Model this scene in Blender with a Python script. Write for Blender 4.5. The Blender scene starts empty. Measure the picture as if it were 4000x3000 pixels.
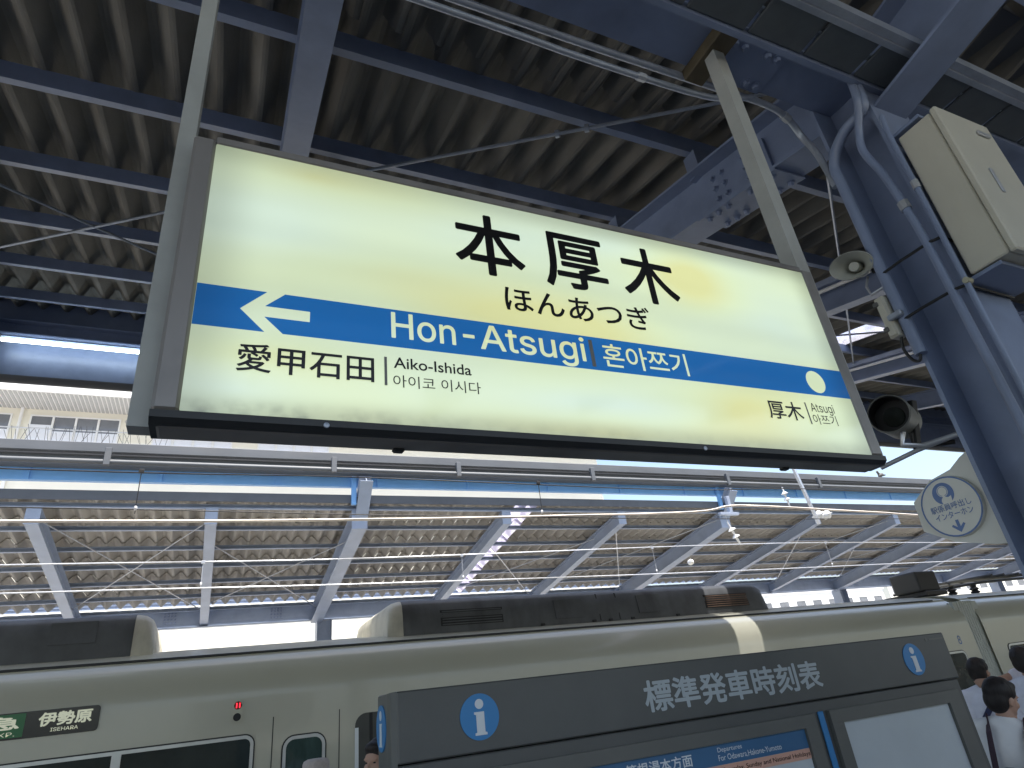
import bpy, bmesh, math, random
from mathutils import Vector, Matrix, Euler
random.seed(7)
R = math.radians
scene = bpy.context.scene
COL = scene.collection

# ------------------------------------------------------------------ camera
CAM = Vector((0.0, 0.0, 1.7))
GROUND = -0.15                       # platform surface (eye is 1.85 m above it)
cam_d = bpy.data.cameras.new('camera')
cam_d.sensor_width = 36.0
cam_d.lens = 2453.19 / 4000 * 36.0
cam_d.clip_start = 0.02
cam_d.clip_end = 2000
cam = bpy.data.objects.new('camera', cam_d)
COL.objects.link(cam)
_r = Vector((0.9117, -0.3959, -0.1093)); _u = Vector((-0.0898, -0.4505, 0.8882)); 
_f = Vector((0.4009, 0.8001, 0.4462))
_f.normalize(); _r = (_r - _f * _r.dot(_f)).normalized(); _u = _r.cross(_f)
cam.matrix_world = Matrix(((_r.x, _u.x, -_f.x, CAM.x), (_r.y, _u.y, -_f.y, CAM.y), (_r.z, _u.z, -_f.z, CAM.z), (0, 0, 0, 1)))
scene.camera = cam

# ------------------------------------------------------------------ light
SUN_EL, SUN_AZ = R(72), math.atan2(0.47, -0.88)       # azimuth: x = sin, y = cos
world = bpy.data.worlds.new('World'); scene.world = world; world.use_nodes = True
wn = world.node_tree.nodes; wl = world.node_tree.links
sky = wn.new('ShaderNodeTexSky'); sky.sky_type = 'NISHITA'; sky.sun_disc = False
sky.sun_elevation = SUN_EL; sky.sun_rotation = SUN_AZ; sky.air_density = 1.2; sky.dust_density = 3.5; sky.ozone_density = 1.0
wl.new(sky.outputs[0], wn['Background'].inputs['Color']); wn['Background'].inputs['Strength'].default_value = 0.15
sd = bpy.data.lights.new('sun', 'SUN'); sd.energy = 4.8; sd.angle = R(0.53); sd.color = (1.0, 0.96, 0.89)
sun = bpy.data.objects.new('sun', sd); COL.objects.link(sun)
sdir = Vector((math.sin(SUN_AZ) * math.cos(SUN_EL), math.cos(SUN_AZ) * math.cos(SUN_EL), math.sin(SUN_EL)))
sun.rotation_euler = sdir.to_track_quat('Z', 'Y').to_euler()
sun.location = (0, -20, 40)
vs = scene.view_settings
vs.view_transform = 'Standard'; vs.look = 'None'; vs.gamma = 1.0; vs.use_curve_mapping = False
EXPO = 1.12
vs.exposure = EXPO
scene.cycles.max_bounces = 10; scene.cycles.diffuse_bounces = 6

# ------------------------------------------------------------------ materials
MATS = {}
def mat(name, col, rough=0.6, metal=0.0, var=0.12, scale=6.0, stretch=(1, 1, 1), bump=0.0, bscale=60.0, spots=None, rand=0.0, coat=0.0, streak=None, spec=0.5):
    if name in MATS: return MATS[name]
    m = bpy.data.materials.new(name); m.use_nodes = True; MATS[name] = m
    n = m.node_tree.nodes; l = m.node_tree.links; b = n['Principled BSDF']
    b.inputs['Roughness'].default_value = rough; b.inputs['Metallic'].default_value = metal
    b.inputs['Coat Weight'].default_value = coat; b.inputs['Coat Roughness'].default_value = 0.08
    b.inputs['Specular IOR Level'].default_value = spec
    tc = n.new('ShaderNodeTexCoord'); mp = n.new('ShaderNodeMapping'); mp.inputs['Scale'].default_value = stretch
    l.new(tc.outputs['Object'], mp.inputs['Vector'])
    nz = n.new('ShaderNodeTexNoise'); nz.inputs['Scale'].default_value = scale; nz.inputs['Detail'].default_value = 5; nz.inputs['Roughness'].default_value = 0.6
    l.new(mp.outputs[0], nz.inputs['Vector'])
    cr = n.new('ShaderNodeMapRange'); cr.inputs[1].default_value = 0.3; cr.inputs[2].default_value = 0.7
    cr.inputs[3].default_value = 1 - var; cr.inputs[4].default_value = 1 + var
    l.new(nz.outputs[0], cr.inputs[0])
    mul = n.new('ShaderNodeMix'); mul.data_type = 'RGBA'; mul.blend_type = 'MULTIPLY'; mul.inputs[0].default_value = 1.0
    mul.inputs[6].default_value = (*col, 1)
    l.new(cr.outputs[0], mul.inputs[7]); out = mul.outputs[2]
    if rand:
        oi = n.new('ShaderNodeObjectInfo'); mr = n.new('ShaderNodeMapRange'); mr.inputs[3].default_value = 1 - rand; mr.inputs[4].default_value = 1 + rand
        l.new(oi.outputs['Random'], mr.inputs[0])
        m2 = n.new('ShaderNodeMix'); m2.data_type = 'RGBA'; m2.blend_type = 'MULTIPLY'; m2.inputs[0].default_value = 1.0
        l.new(out, m2.inputs[6]); l.new(mr.outputs[0], m2.inputs[7]); out = m2.outputs[2]
    if streak:
        scol, sscale, sst, lo, hi, amt = streak
        mp2 = n.new('ShaderNodeMapping'); mp2.inputs['Scale'].default_value = sst; l.new(tc.outputs['Object'], mp2.inputs['Vector'])
        n3 = n.new('ShaderNodeTexNoise'); n3.inputs['Scale'].default_value = sscale; n3.inputs['Detail'].default_value = 6; l.new(mp2.outputs[0], n3.inputs['Vector'])
        r3 = n.new('ShaderNodeMapRange'); r3.inputs[1].default_value = lo; r3.inputs[2].default_value = hi; r3.inputs[4].default_value = amt; l.new(n3.outputs[0], r3.inputs[0])
        m3 = n.new('ShaderNodeMix'); m3.data_type = 'RGBA'; m3.inputs[7].default_value = (*scol, 1)
        l.new(r3.outputs[0], m3.inputs[0]); l.new(out, m3.inputs[6]); out = m3.outputs[2]
    if spots:
        scol, sscale, lo = spots
        n4 = n.new('ShaderNodeTexNoise'); n4.inputs['Scale'].default_value = sscale; n4.inputs['Detail'].default_value = 3; l.new(tc.outputs['Object'], n4.inputs['Vector'])
        r4 = n.new('ShaderNodeMapRange'); r4.inputs[1].default_value = lo; r4.inputs[2].default_value = lo + 0.05; l.new(n4.outputs[0], r4.inputs[0])
        m4 = n.new('ShaderNodeMix'); m4.data_type = 'RGBA'; m4.inputs[7].default_value = (*scol, 1)
        l.new(r4.outputs[0], m4.inputs[0]); l.new(out, m4.inputs[6]); out = m4.outputs[2]
    l.new(out, b.inputs['Base Color'])
    if bump:
        n5 = n.new('ShaderNodeTexNoise'); n5.inputs['Scale'].default_value = bscale; n5.inputs['Detail'].default_value = 4; l.new(mp.outputs[0], n5.inputs['Vector'])
        bp = n.new('ShaderNodeBump'); bp.inputs['Strength'].default_value = bump; bp.inputs['Distance'].default_value = 0.01
        l.new(n5.outputs[0], bp.inputs['Height']); l.new(bp.outputs[0], b.inputs['Normal'])
    return m

def emis(name, col, strength, base=(0.8, 0.8, 0.8), rough=0.3):
    m = mat(name, base, rough=rough, var=0.0)
    b = m.node_tree.nodes['Principled BSDF']
    b.inputs['Emission Color'].default_value = (*col, 1); b.inputs['Emission Strength'].default_value = strength
    return m

RUST = (0.16, 0.07, 0.035)
steel = mat('blue_grey_steel_paint', (0.20, 0.25, 0.375), 0.36, var=0.10, scale=5, bump=0.05, bscale=40, spots=(RUST, 26, 0.79), streak=((0.10, 0.11, 0.13), 3, (1, 1, 1), 0.52, 0.75, 0.35))
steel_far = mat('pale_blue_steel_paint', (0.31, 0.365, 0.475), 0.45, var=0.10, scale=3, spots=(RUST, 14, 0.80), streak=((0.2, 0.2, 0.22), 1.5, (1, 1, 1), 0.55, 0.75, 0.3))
sunlit_blue = mat('sunlit_blue_steel', (0.20, 0.46, 0.88), 0.45, var=0.06, scale=2)  # canopy paint brightened: sunshine on the far eave put into its colour
slate = mat('beige_corrugated_slate', (0.18, 0.173, 0.155), 0.9, var=0.22, scale=3.5, stretch=(1.0, 0.35, 1), bump=0.25, bscale=70, rand=0.12,
            streak=((0.13, 0.11, 0.085), 2.2, (3.0, 0.5, 1), 0.53, 0.75, 0.6), spots=((0.03, 0.025, 0.02), 9, 0.80))
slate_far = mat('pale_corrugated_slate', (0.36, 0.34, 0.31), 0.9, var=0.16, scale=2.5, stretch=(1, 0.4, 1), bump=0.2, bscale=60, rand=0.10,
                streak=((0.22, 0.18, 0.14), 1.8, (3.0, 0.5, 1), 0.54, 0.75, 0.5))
post_grey = mat('pale_grey_post_paint', (0.36, 0.37, 0.35), 0.5, var=0.08, scale=9, bump=0.03, streak=((0.2, 0.19, 0.17), 5, (1, 1, 0.4), 0.55, 0.75, 0.4))
frame_taupe = mat('taupe_sign_frame', (0.25, 0.235, 0.22), 0.4, metal=0.3, var=0.08, scale=10, stretch=(1, 1, 0.3), streak=((0.07, 0.065, 0.06), 4, (1, 1, 1), 0.5, 0.75, 0.6))
black_frame = mat('black_sign_base', (0.022, 0.024, 0.026), 0.4, var=0.15, scale=12, spec=0.35)
ink = mat('black_sign_ink', (0.008, 0.008, 0.008), 0.25, var=0.0, spec=0.4)
grey_ink = mat('grey_sign_ink', (0.16, 0.16, 0.15), 0.3, var=0.0)
galv = mat('galvanised_pipe', (0.36, 0.40, 0.47), 0.38, metal=0.45, var=0.15, scale=8, spots=(RUST, 20, 0.76))
galv_lt = mat('bright_galvanised_steel', (0.55, 0.57, 0.6), 0.35, metal=0.6, var=0.12, scale=8)
gutter_m = mat('weathered_gutter_grey', (0.10, 0.108, 0.12), 0.55, var=0.15, scale=2, stretch=(0.4, 1, 1), streak=((0.13, 0.13, 0.13), 2, (0.6, 1, 2), 0.5, 0.7, 0.5))
brown_br = mat('ochre_steel_bracket', (0.10, 0.08, 0.045), 0.6, var=0.2, scale=14)
cab_m = mat('ivory_cabinet_paint', (0.52, 0.505, 0.43), 0.4, var=0.04, scale=6, streak=((0.35, 0.33, 0.26), 4, (1, 1, 0.3), 0.6, 0.8, 0.4))
cab_dark = mat('dark_cabinet_grey', (0.10, 0.10, 0.095), 0.5, var=0.05)  # plain dark grey of the junction box latches
horn_m = mat('grey_horn_plastic', (0.42, 0.43, 0.39), 0.45, var=0.08, scale=12)
hood_m = mat('dark_hood_grey', (0.16, 0.165, 0.15), 0.5, var=0.1, scale=14)
black_m = mat('matt_black', (0.012, 0.012, 0.013), 0.6, var=0.1)
rubber = mat('black_rubber', (0.02, 0.021, 0.022), 0.55, var=0.1)
ivory = mat('ivory_train_paint', (0.50, 0.485, 0.385), 0.28, var=0.03, scale=1.2, coat=0.3, streak=((0.42, 0.40, 0.30), 1.6, (0.4, 1, 0.15), 0.55, 0.8, 0.35))
roof_grey = mat('train_roof_grey', (0.30, 0.30, 0.31), 0.6, var=0.2, scale=3, streak=((0.1, 0.1, 0.1), 2, (1, 1, 1), 0.5, 0.7, 0.5))
ac_m = mat('sooty_cooler_housing', (0.095, 0.099, 0.103), 0.55, var=0.25, scale=3, streak=((0.045, 0.045, 0.045), 3.5, (1, 1, 0.4), 0.45, 0.65, 0.7), bump=0.05)
ac_pale = mat('pale_cooler_end', (0.52, 0.49, 0.40), 0.55, var=0.15, scale=4, streak=((0.2, 0.18, 0.15), 4, (1, 1, 0.4), 0.5, 0.72, 0.5))
alu = mat('aluminium_trim', (0.52, 0.54, 0.54), 0.3, metal=0.8, var=0.06)
glass_dark = mat('dark_tinted_glass', (0.030, 0.040, 0.040), 0.06, var=0.5, scale=1.3, spec=0.6)
glass_green = mat('greenish_door_glass', (0.045, 0.075, 0.068), 0.06, var=0.6, scale=5, stretch=(1, 1, 0.3), spec=0.6)
green_roll = mat('green_roll_sign', (0.02, 0.17, 0.055), 0.3, var=0.06)
roll_black = mat('black_roll_sign', (0.02, 0.022, 0.022), 0.25, var=0.1)
board_m = mat('charcoal_board_paint', (0.092, 0.096, 0.092), 0.42, var=0.07, scale=6, bump=0.03, bscale=120)
board_lt = mat('grey_board_trim', (0.120, 0.124, 0.114), 0.4, var=0.07, scale=6)
letter_grey = mat('silver_lettering', (0.40, 0.45, 0.47), 0.4, var=0.02)
info_blue = mat('information_blue', (0.035, 0.22, 0.50), 0.4, var=0.02)
info_white = mat('information_white', (0.68, 0.72, 0.74), 0.4, var=0.02)
poster_blue = mat('poster_blue', (0.045, 0.135, 0.265), 0.35, var=0.05)
poster_pink = mat('poster_salmon', (0.62, 0.36, 0.27), 0.4, var=0.03)
poster_white = mat('poster_white', (0.55, 0.60, 0.62), 0.22, var=0.05, scale=3)
disc_m = mat('cream_disc', (0.70, 0.70, 0.63), 0.35, var=0.03)
disc_blue = mat('faded_blue_print', (0.11, 0.19, 0.40), 0.4, var=0.1, scale=40)
concrete = mat('platform_concrete', (0.25, 0.248, 0.245), 0.85, var=0.12, scale=1.5, bump=0.15, bscale=90)
ballast = mat('track_ballast', (0.27, 0.265, 0.26), 0.95, var=0.4, scale=14, bump=0.6, bscale=30)
wall_cream = mat('cream_render_wall', (0.80, 0.77, 0.66), 0.8, var=0.04, scale=0.6)
wall_white = mat('white_render_wall', (0.80, 0.80, 0.79), 0.8, var=0.04, scale=0.4)
wall_tan = mat('tan_tile_wall', (0.60, 0.52, 0.42), 0.8, var=0.06, scale=0.5)
soffit_m = mat('ribbed_soffit_grey', (0.42, 0.42, 0.42), 0.7, var=0.05)
win_glass = mat('building_window_glass', (0.16, 0.17, 0.19), 0.08, var=0.2, scale=0.8)
curtain = mat('pale_window_blind', (0.75, 0.77, 0.82), 0.7, var=0.03)
insul_m = mat('white_porcelain', (0.75, 0.76, 0.78), 0.15, var=0.05)
wire_m = mat('dark_wire', (0.02, 0.02, 0.022), 0.5, var=0.1)
wire_br = mat('pale_copper_wire', (0.80, 0.72, 0.64), 0.4, metal=0.0, var=0.1, scale=3)
skin_m = mat('warm_skin', (0.50, 0.30, 0.21), 0.5, var=0.06, scale=18)
hair_m = mat('black_hair', (0.017, 0.012, 0.010), 0.6, var=0.4, scale=60, stretch=(1, 1, 0.15), bump=0.35, bscale=120)
shirt_w = mat('white_cotton', (0.86, 0.86, 0.85), 0.85, var=0.05, scale=14, bump=0.2, bscale=16)
shirt_l = mat('lilac_cotton', (0.80, 0.80, 0.87), 0.85, var=0.06, scale=14, bump=0.2, bscale=16)
trouser_m = mat('charcoal_trousers', (0.03, 0.03, 0.036), 0.8, var=0.1)
cap_m = mat('beige_knit', (0.55, 0.48, 0.43), 0.95, var=0.12, scale=40, bump=0.6, bscale=140)
strap_m = mat('plum_webbing', (0.055, 0.028, 0.04), 0.7, var=0.2, scale=30)
navy_m = mat('navy_webbing', (0.03, 0.035, 0.09), 0.7, var=0.2, scale=30)
bag_m = mat('maroon_leather', (0.05, 0.018, 0.02), 0.4, var=0.2, scale=12)
shoe_m = mat('dark_shoe', (0.015, 0.014, 0.013), 0.4, var=0.1)

def translucent_mat(name, col):
    m = bpy.data.materials.new(name); m.use_nodes = True
    n = m.node_tree.nodes; l = m.node_tree.links
    n.remove(n['Principled BSDF']); out = n['Material Output']
    tr = n.new('ShaderNodeBsdfTranslucent'); df = n.new('ShaderNodeBsdfDiffuse'); mx = n.new('ShaderNodeMixShader')
    tc = n.new('ShaderNodeTexCoord'); nz = n.new('ShaderNodeTexNoise'); nz.inputs['Scale'].default_value = 5; l.new(tc.outputs['Object'], nz.inputs[0])
    rp = n.new('ShaderNodeValToRGB'); rp.color_ramp.elements[0].position = 0.35; rp.color_ramp.elements[0].color = (col[0] * .6, col[1] * .6, col[2] * .62, 1)
    rp.color_ramp.elements[1].position = 0.65; rp.color_ramp.elements[1].color = (*col, 1)
    l.new(nz.outputs[0], rp.inputs[0]); l.new(rp.outputs[0], tr.inputs[0]); l.new(rp.outputs[0], df.inputs[0])
    mx.inputs[0].default_value = 0.25; l.new(tr.outputs[0], mx.inputs[1]); l.new(df.outputs[0], mx.inputs[2]); l.new(mx.outputs[0], out.inputs[0])
    return m
def clear_sheet_mat(name):
    m = translucent_mat(name, (0.72, 0.72, 0.82)); n = m.node_tree.nodes; l = m.node_tree.links
    tp = n.new('ShaderNodeBsdfTransparent'); tp.inputs[0].default_value = (0.92, 0.93, 0.96, 1); mx = n.new('ShaderNodeMixShader'); old = n['Material Output'].inputs[0].links[0].from_socket
    mx.inputs[0].default_value = 0.74; l.new(old, mx.inputs[1]); l.new(tp.outputs[0], mx.inputs[2]); l.new(mx.outputs[0], n['Material Output'].inputs[0]); return m
clear_sheet = clear_sheet_mat('weathered_clear_roof_sheet')
sky_sheet = translucent_mat('translucent_roof_sheet', (0.84, 0.82, 0.90))

# backlit sign face: uneven fluorescent tubes behind a yellowed acrylic sheet
SY_ = 1.10
def sign_face(name, ink_col=None):
    m = bpy.data.materials.new(name); m.use_nodes = True
    n = m.node_tree.nodes; l = m.node_tree.links; b = n['Principled BSDF']
    b.inputs['Roughness'].default_value = 0.07; b.inputs['Base Color'].default_value = (0.30, 0.32, 0.24, 1); b.inputs['Specular IOR Level'].default_value = 0.5
    tc = n.new('ShaderNodeTexCoord')
    def noise(sc, st, off):
        mp = n.new('ShaderNodeMapping'); mp.inputs['Scale'].default_value = st; mp.inputs['Location'].default_value = off
        l.new(tc.outputs['Object'], mp.inputs[0]); z = n.new('ShaderNodeTexNoise'); z.inputs['Scale'].default_value = sc; z.inputs['Detail'].default_value = 1.2
        l.new(mp.outputs[0], z.inputs[0]); return z
    a = noise(1.0, (1.9, 1, 5.2), (3.1, 0, 1.3))
    rp = n.new('ShaderNodeValToRGB'); e = rp.color_ramp.elements
    e[0].position = 0.30; e[0].color = (0.66, 0.67, 0.30, 1)
    e[1].position = 0.58; e[1].color = (0.60, 0.74, 0.62, 1)
    mid = e.new(0.44); mid.color = (0.64, 0.75, 0.49, 1)
    tot = None
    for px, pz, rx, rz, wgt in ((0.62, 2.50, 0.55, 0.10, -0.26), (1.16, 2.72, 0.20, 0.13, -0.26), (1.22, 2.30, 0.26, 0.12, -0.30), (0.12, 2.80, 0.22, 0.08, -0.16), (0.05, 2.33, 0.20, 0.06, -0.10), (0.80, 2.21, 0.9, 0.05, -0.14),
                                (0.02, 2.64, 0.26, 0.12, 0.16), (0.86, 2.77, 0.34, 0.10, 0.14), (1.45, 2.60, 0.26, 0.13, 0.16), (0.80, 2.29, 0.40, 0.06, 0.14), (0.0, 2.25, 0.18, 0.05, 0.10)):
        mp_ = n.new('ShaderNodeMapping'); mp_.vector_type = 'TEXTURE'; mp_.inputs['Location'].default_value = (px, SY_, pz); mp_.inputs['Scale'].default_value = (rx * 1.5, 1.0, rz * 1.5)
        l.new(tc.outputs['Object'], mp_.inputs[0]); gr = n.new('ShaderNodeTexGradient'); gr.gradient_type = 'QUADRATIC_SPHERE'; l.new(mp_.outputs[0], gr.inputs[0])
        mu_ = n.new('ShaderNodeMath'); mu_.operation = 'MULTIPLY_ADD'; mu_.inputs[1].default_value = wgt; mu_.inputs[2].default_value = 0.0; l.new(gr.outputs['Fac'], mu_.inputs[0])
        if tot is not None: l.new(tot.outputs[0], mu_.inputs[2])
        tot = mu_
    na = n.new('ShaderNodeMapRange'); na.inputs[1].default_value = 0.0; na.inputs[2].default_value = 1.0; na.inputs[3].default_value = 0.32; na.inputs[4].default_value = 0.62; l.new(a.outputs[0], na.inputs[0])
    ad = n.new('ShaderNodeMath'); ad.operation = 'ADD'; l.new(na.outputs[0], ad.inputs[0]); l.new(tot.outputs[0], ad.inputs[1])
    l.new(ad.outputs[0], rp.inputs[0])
    c = noise(1.0, (0.8, 1, 7.5), (0.4, 0, 4.2))
    mr = n.new('ShaderNodeMapRange'); mr.inputs[1].default_value = 0.3; mr.inputs[2].default_value = 0.7; mr.inputs[3].default_value = 0.86; mr.inputs[4].default_value = 1.10
    l.new(c.outputs[0], mr.inputs[0])
    # grime settled along the lower rim
    sx = n.new('ShaderNodeSeparateXYZ'); l.new(tc.outputs['Object'], sx.inputs[0])
    g = n.new('ShaderNodeTexNoise'); g.inputs['Scale'].default_value = 30; g.inputs['Detail'].default_value = 6; l.new(tc.outputs['Object'], g.inputs[0])
    h = n.new('ShaderNodeMapRange'); h.inputs[1].default_value = 2.19; h.inputs[2].default_value = 2.235; h.inputs[3].default_value = 1.0; h.inputs[4].default_value = 0.0; l.new(sx.outputs[2], h.inputs[0])
    g2 = n.new('ShaderNodeMapRange'); g2.inputs[1].default_value = 0.44; g2.inputs[2].default_value = 0.66; l.new(g.outputs[0], g2.inputs[0])
    mm = n.new('ShaderNodeMath'); mm.operation = 'MULTIPLY'; l.new(h.outputs[0], mm.inputs[0]); l.new(g2.outputs[0], mm.inputs[1])
    gx = n.new('ShaderNodeMapRange'); gx.inputs[1].default_value = -0.05; gx.inputs[2].default_value = 0.45; gx.inputs[3].default_value = 1.0; gx.inputs[4].default_value = 0.3; l.new(sx.outputs[0], gx.inputs[0])
    m9 = n.new('ShaderNodeMath'); m9.operation = 'MULTIPLY'; l.new(mm.outputs[0], m9.inputs[0]); l.new(gx.outputs[0], m9.inputs[1]); mm = m9
    dm = n.new('ShaderNodeMix'); dm.data_type = 'RGBA'; dm.inputs[7].default_value = (0.07, 0.075, 0.04, 1)
    l.new(mm.outputs[0], dm.inputs[0]); l.new(rp.outputs[0], dm.inputs[6])
    mu = n.new('ShaderNodeMix'); mu.data_type = 'RGBA'; mu.blend_type = 'MULTIPLY'; mu.inputs[0].default_value = 1.0
    l.new(dm.outputs[2], mu.inputs[6]); l.new(mr.outputs[0], mu.inputs[7]); out = mu.outputs[2]
    if ink_col:
        mk = n.new('ShaderNodeMix'); mk.data_type = 'RGBA'; mk.blend_type = 'MULTIPLY'; mk.inputs[0].default_value = 1.0; mk.inputs[7].default_value = (*ink_col, 1)
        l.new(mr.outputs[0], mk.inputs[6]); out = mk.outputs[2]
        b.inputs['Base Color'].default_value = (0.01, 0.07, 0.22, 1)
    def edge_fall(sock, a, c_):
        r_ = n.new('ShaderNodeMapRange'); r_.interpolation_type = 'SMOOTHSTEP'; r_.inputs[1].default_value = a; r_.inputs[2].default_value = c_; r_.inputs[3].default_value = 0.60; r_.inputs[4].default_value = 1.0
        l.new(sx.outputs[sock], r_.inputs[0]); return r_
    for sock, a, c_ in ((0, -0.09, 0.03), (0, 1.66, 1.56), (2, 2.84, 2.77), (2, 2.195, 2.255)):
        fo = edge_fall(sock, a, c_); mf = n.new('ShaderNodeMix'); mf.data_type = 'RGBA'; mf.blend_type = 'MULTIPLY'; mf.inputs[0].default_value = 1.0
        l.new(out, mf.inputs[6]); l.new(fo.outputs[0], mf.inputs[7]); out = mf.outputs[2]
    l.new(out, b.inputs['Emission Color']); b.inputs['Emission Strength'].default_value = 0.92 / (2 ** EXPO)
    return m
panel_m = sign_face('backlit_cream_acrylic')
band_m = sign_face('backlit_blue_film', (0.012, 0.112, 0.335))
tube_on = emis('lit_fluorescent_tube', (0.80, 0.93, 1.0), 6.0)
tube_off = mat('white_fluorescent_tube', (0.78, 0.79, 0.8), 0.3, var=0.02)
led_red = emis('lit_red_lamp', (1.0, 0.02, 0.04), 1.6, base=(0.2, 0.01, 0.01))
roll_text = emis('backlit_roll_lettering', (0.75, 0.78, 0.55), 0.16, base=(0.6, 0.6, 0.5))

# ------------------------------------------------------------------ mesh builder
class MB:
    def __init__(s): s.bm = bmesh.new()
    def box(s, lo, hi, bev=0.0, rot=None, seg=1):
        lo = Vector(lo); hi = Vector(hi); c = (lo + hi) / 2; d = hi - lo
        t = bmesh.new(); bmesh.ops.create_cube(t, size=1.0)
        for v in t.verts: v.co = Vector((v.co.x * d.x, v.co.y * d.y, v.co.z * d.z))
        if bev: bmesh.ops.bevel(t, geom=t.edges[:], offset=bev, segments=seg, profile=0.5, affect='EDGES')
        M = Matrix.Translation(c) @ (rot.to_matrix().to_4x4() if rot else Matrix())
        s._merge(t, M); return s
    def _merge(s, t, M=Matrix()):
        mp = {}
        for v in t.verts: mp[v.index] = s.bm.verts.new(M @ v.co)
        t.verts.index_update()
        idx = {v: i for i, v in enumerate(t.verts)}
        vl = list(mp.values())
        mp2 = {}
        for v in t.verts: mp2[v] = None
        # rebuild safely
        for v in vl: s.bm.verts.remove(v)
        for v in t.verts: mp2[v] = s.bm.verts.new(M @ v.co)
        for f in t.faces:
            try: s.bm.faces.new([mp2[v] for v in f.verts])
            except ValueError: pass
        t.free()
    def loft(s, rings, caps=True, closed=True):
        vr = [[s.bm.verts.new(p) for p in r] for r in rings]
        n = len(vr[0])
        for a, b in zip(vr[:-1], vr[1:]):
            for i in range(n if closed else n - 1):
                j = (i + 1) % n
                s.bm.faces.new((a[i], a[j], b[j], b[i]))
        if caps:
            s.bm.faces.new(vr[0][::-1]); s.bm.faces.new(vr[-1])
        return s
    def ext(s, prof, p0, p1, up=(0, 0, 1)):
        p0 = Vector(p0); p1 = Vector(p1); t = (p1 - p0).normalized(); up = Vector(up)
        sd = t.cross(up).normalized(); u = sd.cross(t)
        return s.loft([[p + sd * a + u * b for a, b in prof] for p in (p0, p1)])
    def tube(s, path, r, n=8):
        path = [Vector(p) for p in path]; rings = []; prev = None
        for i, p in enumerate(path):
            t = (path[min(i + 1, len(path) - 1)] - path[max(i - 1, 0)]).normalized()
            if prev is None:
                a = t.orthogonal().normalized()
            else:
                a = (prev - t * prev.dot(t)).normalized()
            prev = a; b = t.cross(a); rr = r[i] if isinstance(r, (list, tuple)) else r
            rings.append([p + (a * math.cos(k * 2 * math.pi / n) + b * math.sin(k * 2 * math.pi / n)) * rr for k in range(n)])
        return s.loft(rings)
    def lathe(s, prof, org, axis=(0, 0, 1), n=24, caps=False):
        org = Vector(org); ax = Vector(axis).normalized(); a = ax.orthogonal().normalized(); b = ax.cross(a)
        return s.loft([[org + ax * h + (a * math.cos(k * 2 * math.pi / n) + b * math.sin(k * 2 * math.pi / n)) * max(r, 1e-4) for k in range(n)] for r, h in prof], caps=caps)
    def ell(s, c, rad, rot=None, seg=20, rings=12):
        t = bmesh.new(); bmesh.ops.create_uvsphere(t, u_segments=seg, v_segments=rings, radius=1.0)
        M = Matrix.Translation(Vector(c)) @ (rot.to_matrix().to_4x4() if rot else Matrix()) @ Matrix.Diagonal((*rad, 1))
        s._merge(t, M); return s
    def cone(s, p0, p1, r0, r1, n=12):
        p0 = Vector(p0); p1 = Vector(p1); t = (p1 - p0); L = t.length; t.normalize(); a = t.orthogonal().normalized(); b = t.cross(a)
        st = []
        for k in range(1, 5): th = -math.pi / 2 + k * math.pi / 10; st.append((r0 * math.cos(th), r0 * math.sin(th)))
        st += [(r0, 0), (r1, L)]
        for k in range(1, 5): th = k * math.pi / 10; st.append((r1 * math.cos(th), L + r1 * math.sin(th)))
        return s.loft([[p0 + t * h + (a * math.cos(k * 2 * math.pi / n) + b * math.sin(k * 2 * math.pi / n)) * r for k in range(n)] for r, h in st])
    def limb(s, pts, rs):
        for i in range(len(pts) - 1): s.cone(pts[i], pts[i + 1], rs[i], rs[i + 1])
        return s
    def prism(s, pts, depth):                       # closed outline of 3D points pushed along a vector
        d = Vector(depth)
        return s.loft([[Vector(p) for p in pts], [Vector(p) + d for p in pts]])
    def poly(s, pts):
        s.bm.faces.new([s.bm.verts.new(p) for p in pts]); return s
    def mesh(s, name, smooth=None):
        bmesh.ops.recalc_face_normals(s.bm, faces=s.bm.faces[:])
        me = bpy.data.meshes.new(name); s.bm.to_mesh(me); s.bm.free()
        if smooth is not None:
            me.polygons.foreach_set('use_smooth', [True] * len(me.polygons)); me.set_sharp_from_angle(angle=R(smooth))
        return me
    def build(s, name, m, parent=None, smooth=None): return add(name, s.mesh(name, smooth), m, parent)

def add(name, me, m, parent=None):
    if m and not me.materials: me.materials.append(m)
    o = bpy.data.objects.new(name, me); COL.objects.link(o)
    if parent: attach(o, parent)
    return o
def wloc(o):
    M = Matrix.Translation(o.location) @ o.rotation_euler.to_matrix().to_4x4()
    return (wloc(o.parent) @ o.matrix_parent_inverse @ M) if o.parent else M
def attach(o, p):
    o.parent = p; o.matrix_parent_inverse = wloc(p).inverted()
def tag(o, label=None, cat=None, group=None, kind=None):
    if label: o['label'] = label
    if cat: o['category'] = cat
    if group: o['group'] = group
    if kind: o['kind'] = kind
    return o
def thing(name, label, cat, loc=(0, 0, 0), group=None):
    o = bpy.data.objects.new(name, None); COL.objects.link(o); o.location = loc; o.empty_display_size = 0.1
    return tag(o, label, cat, group)

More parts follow.
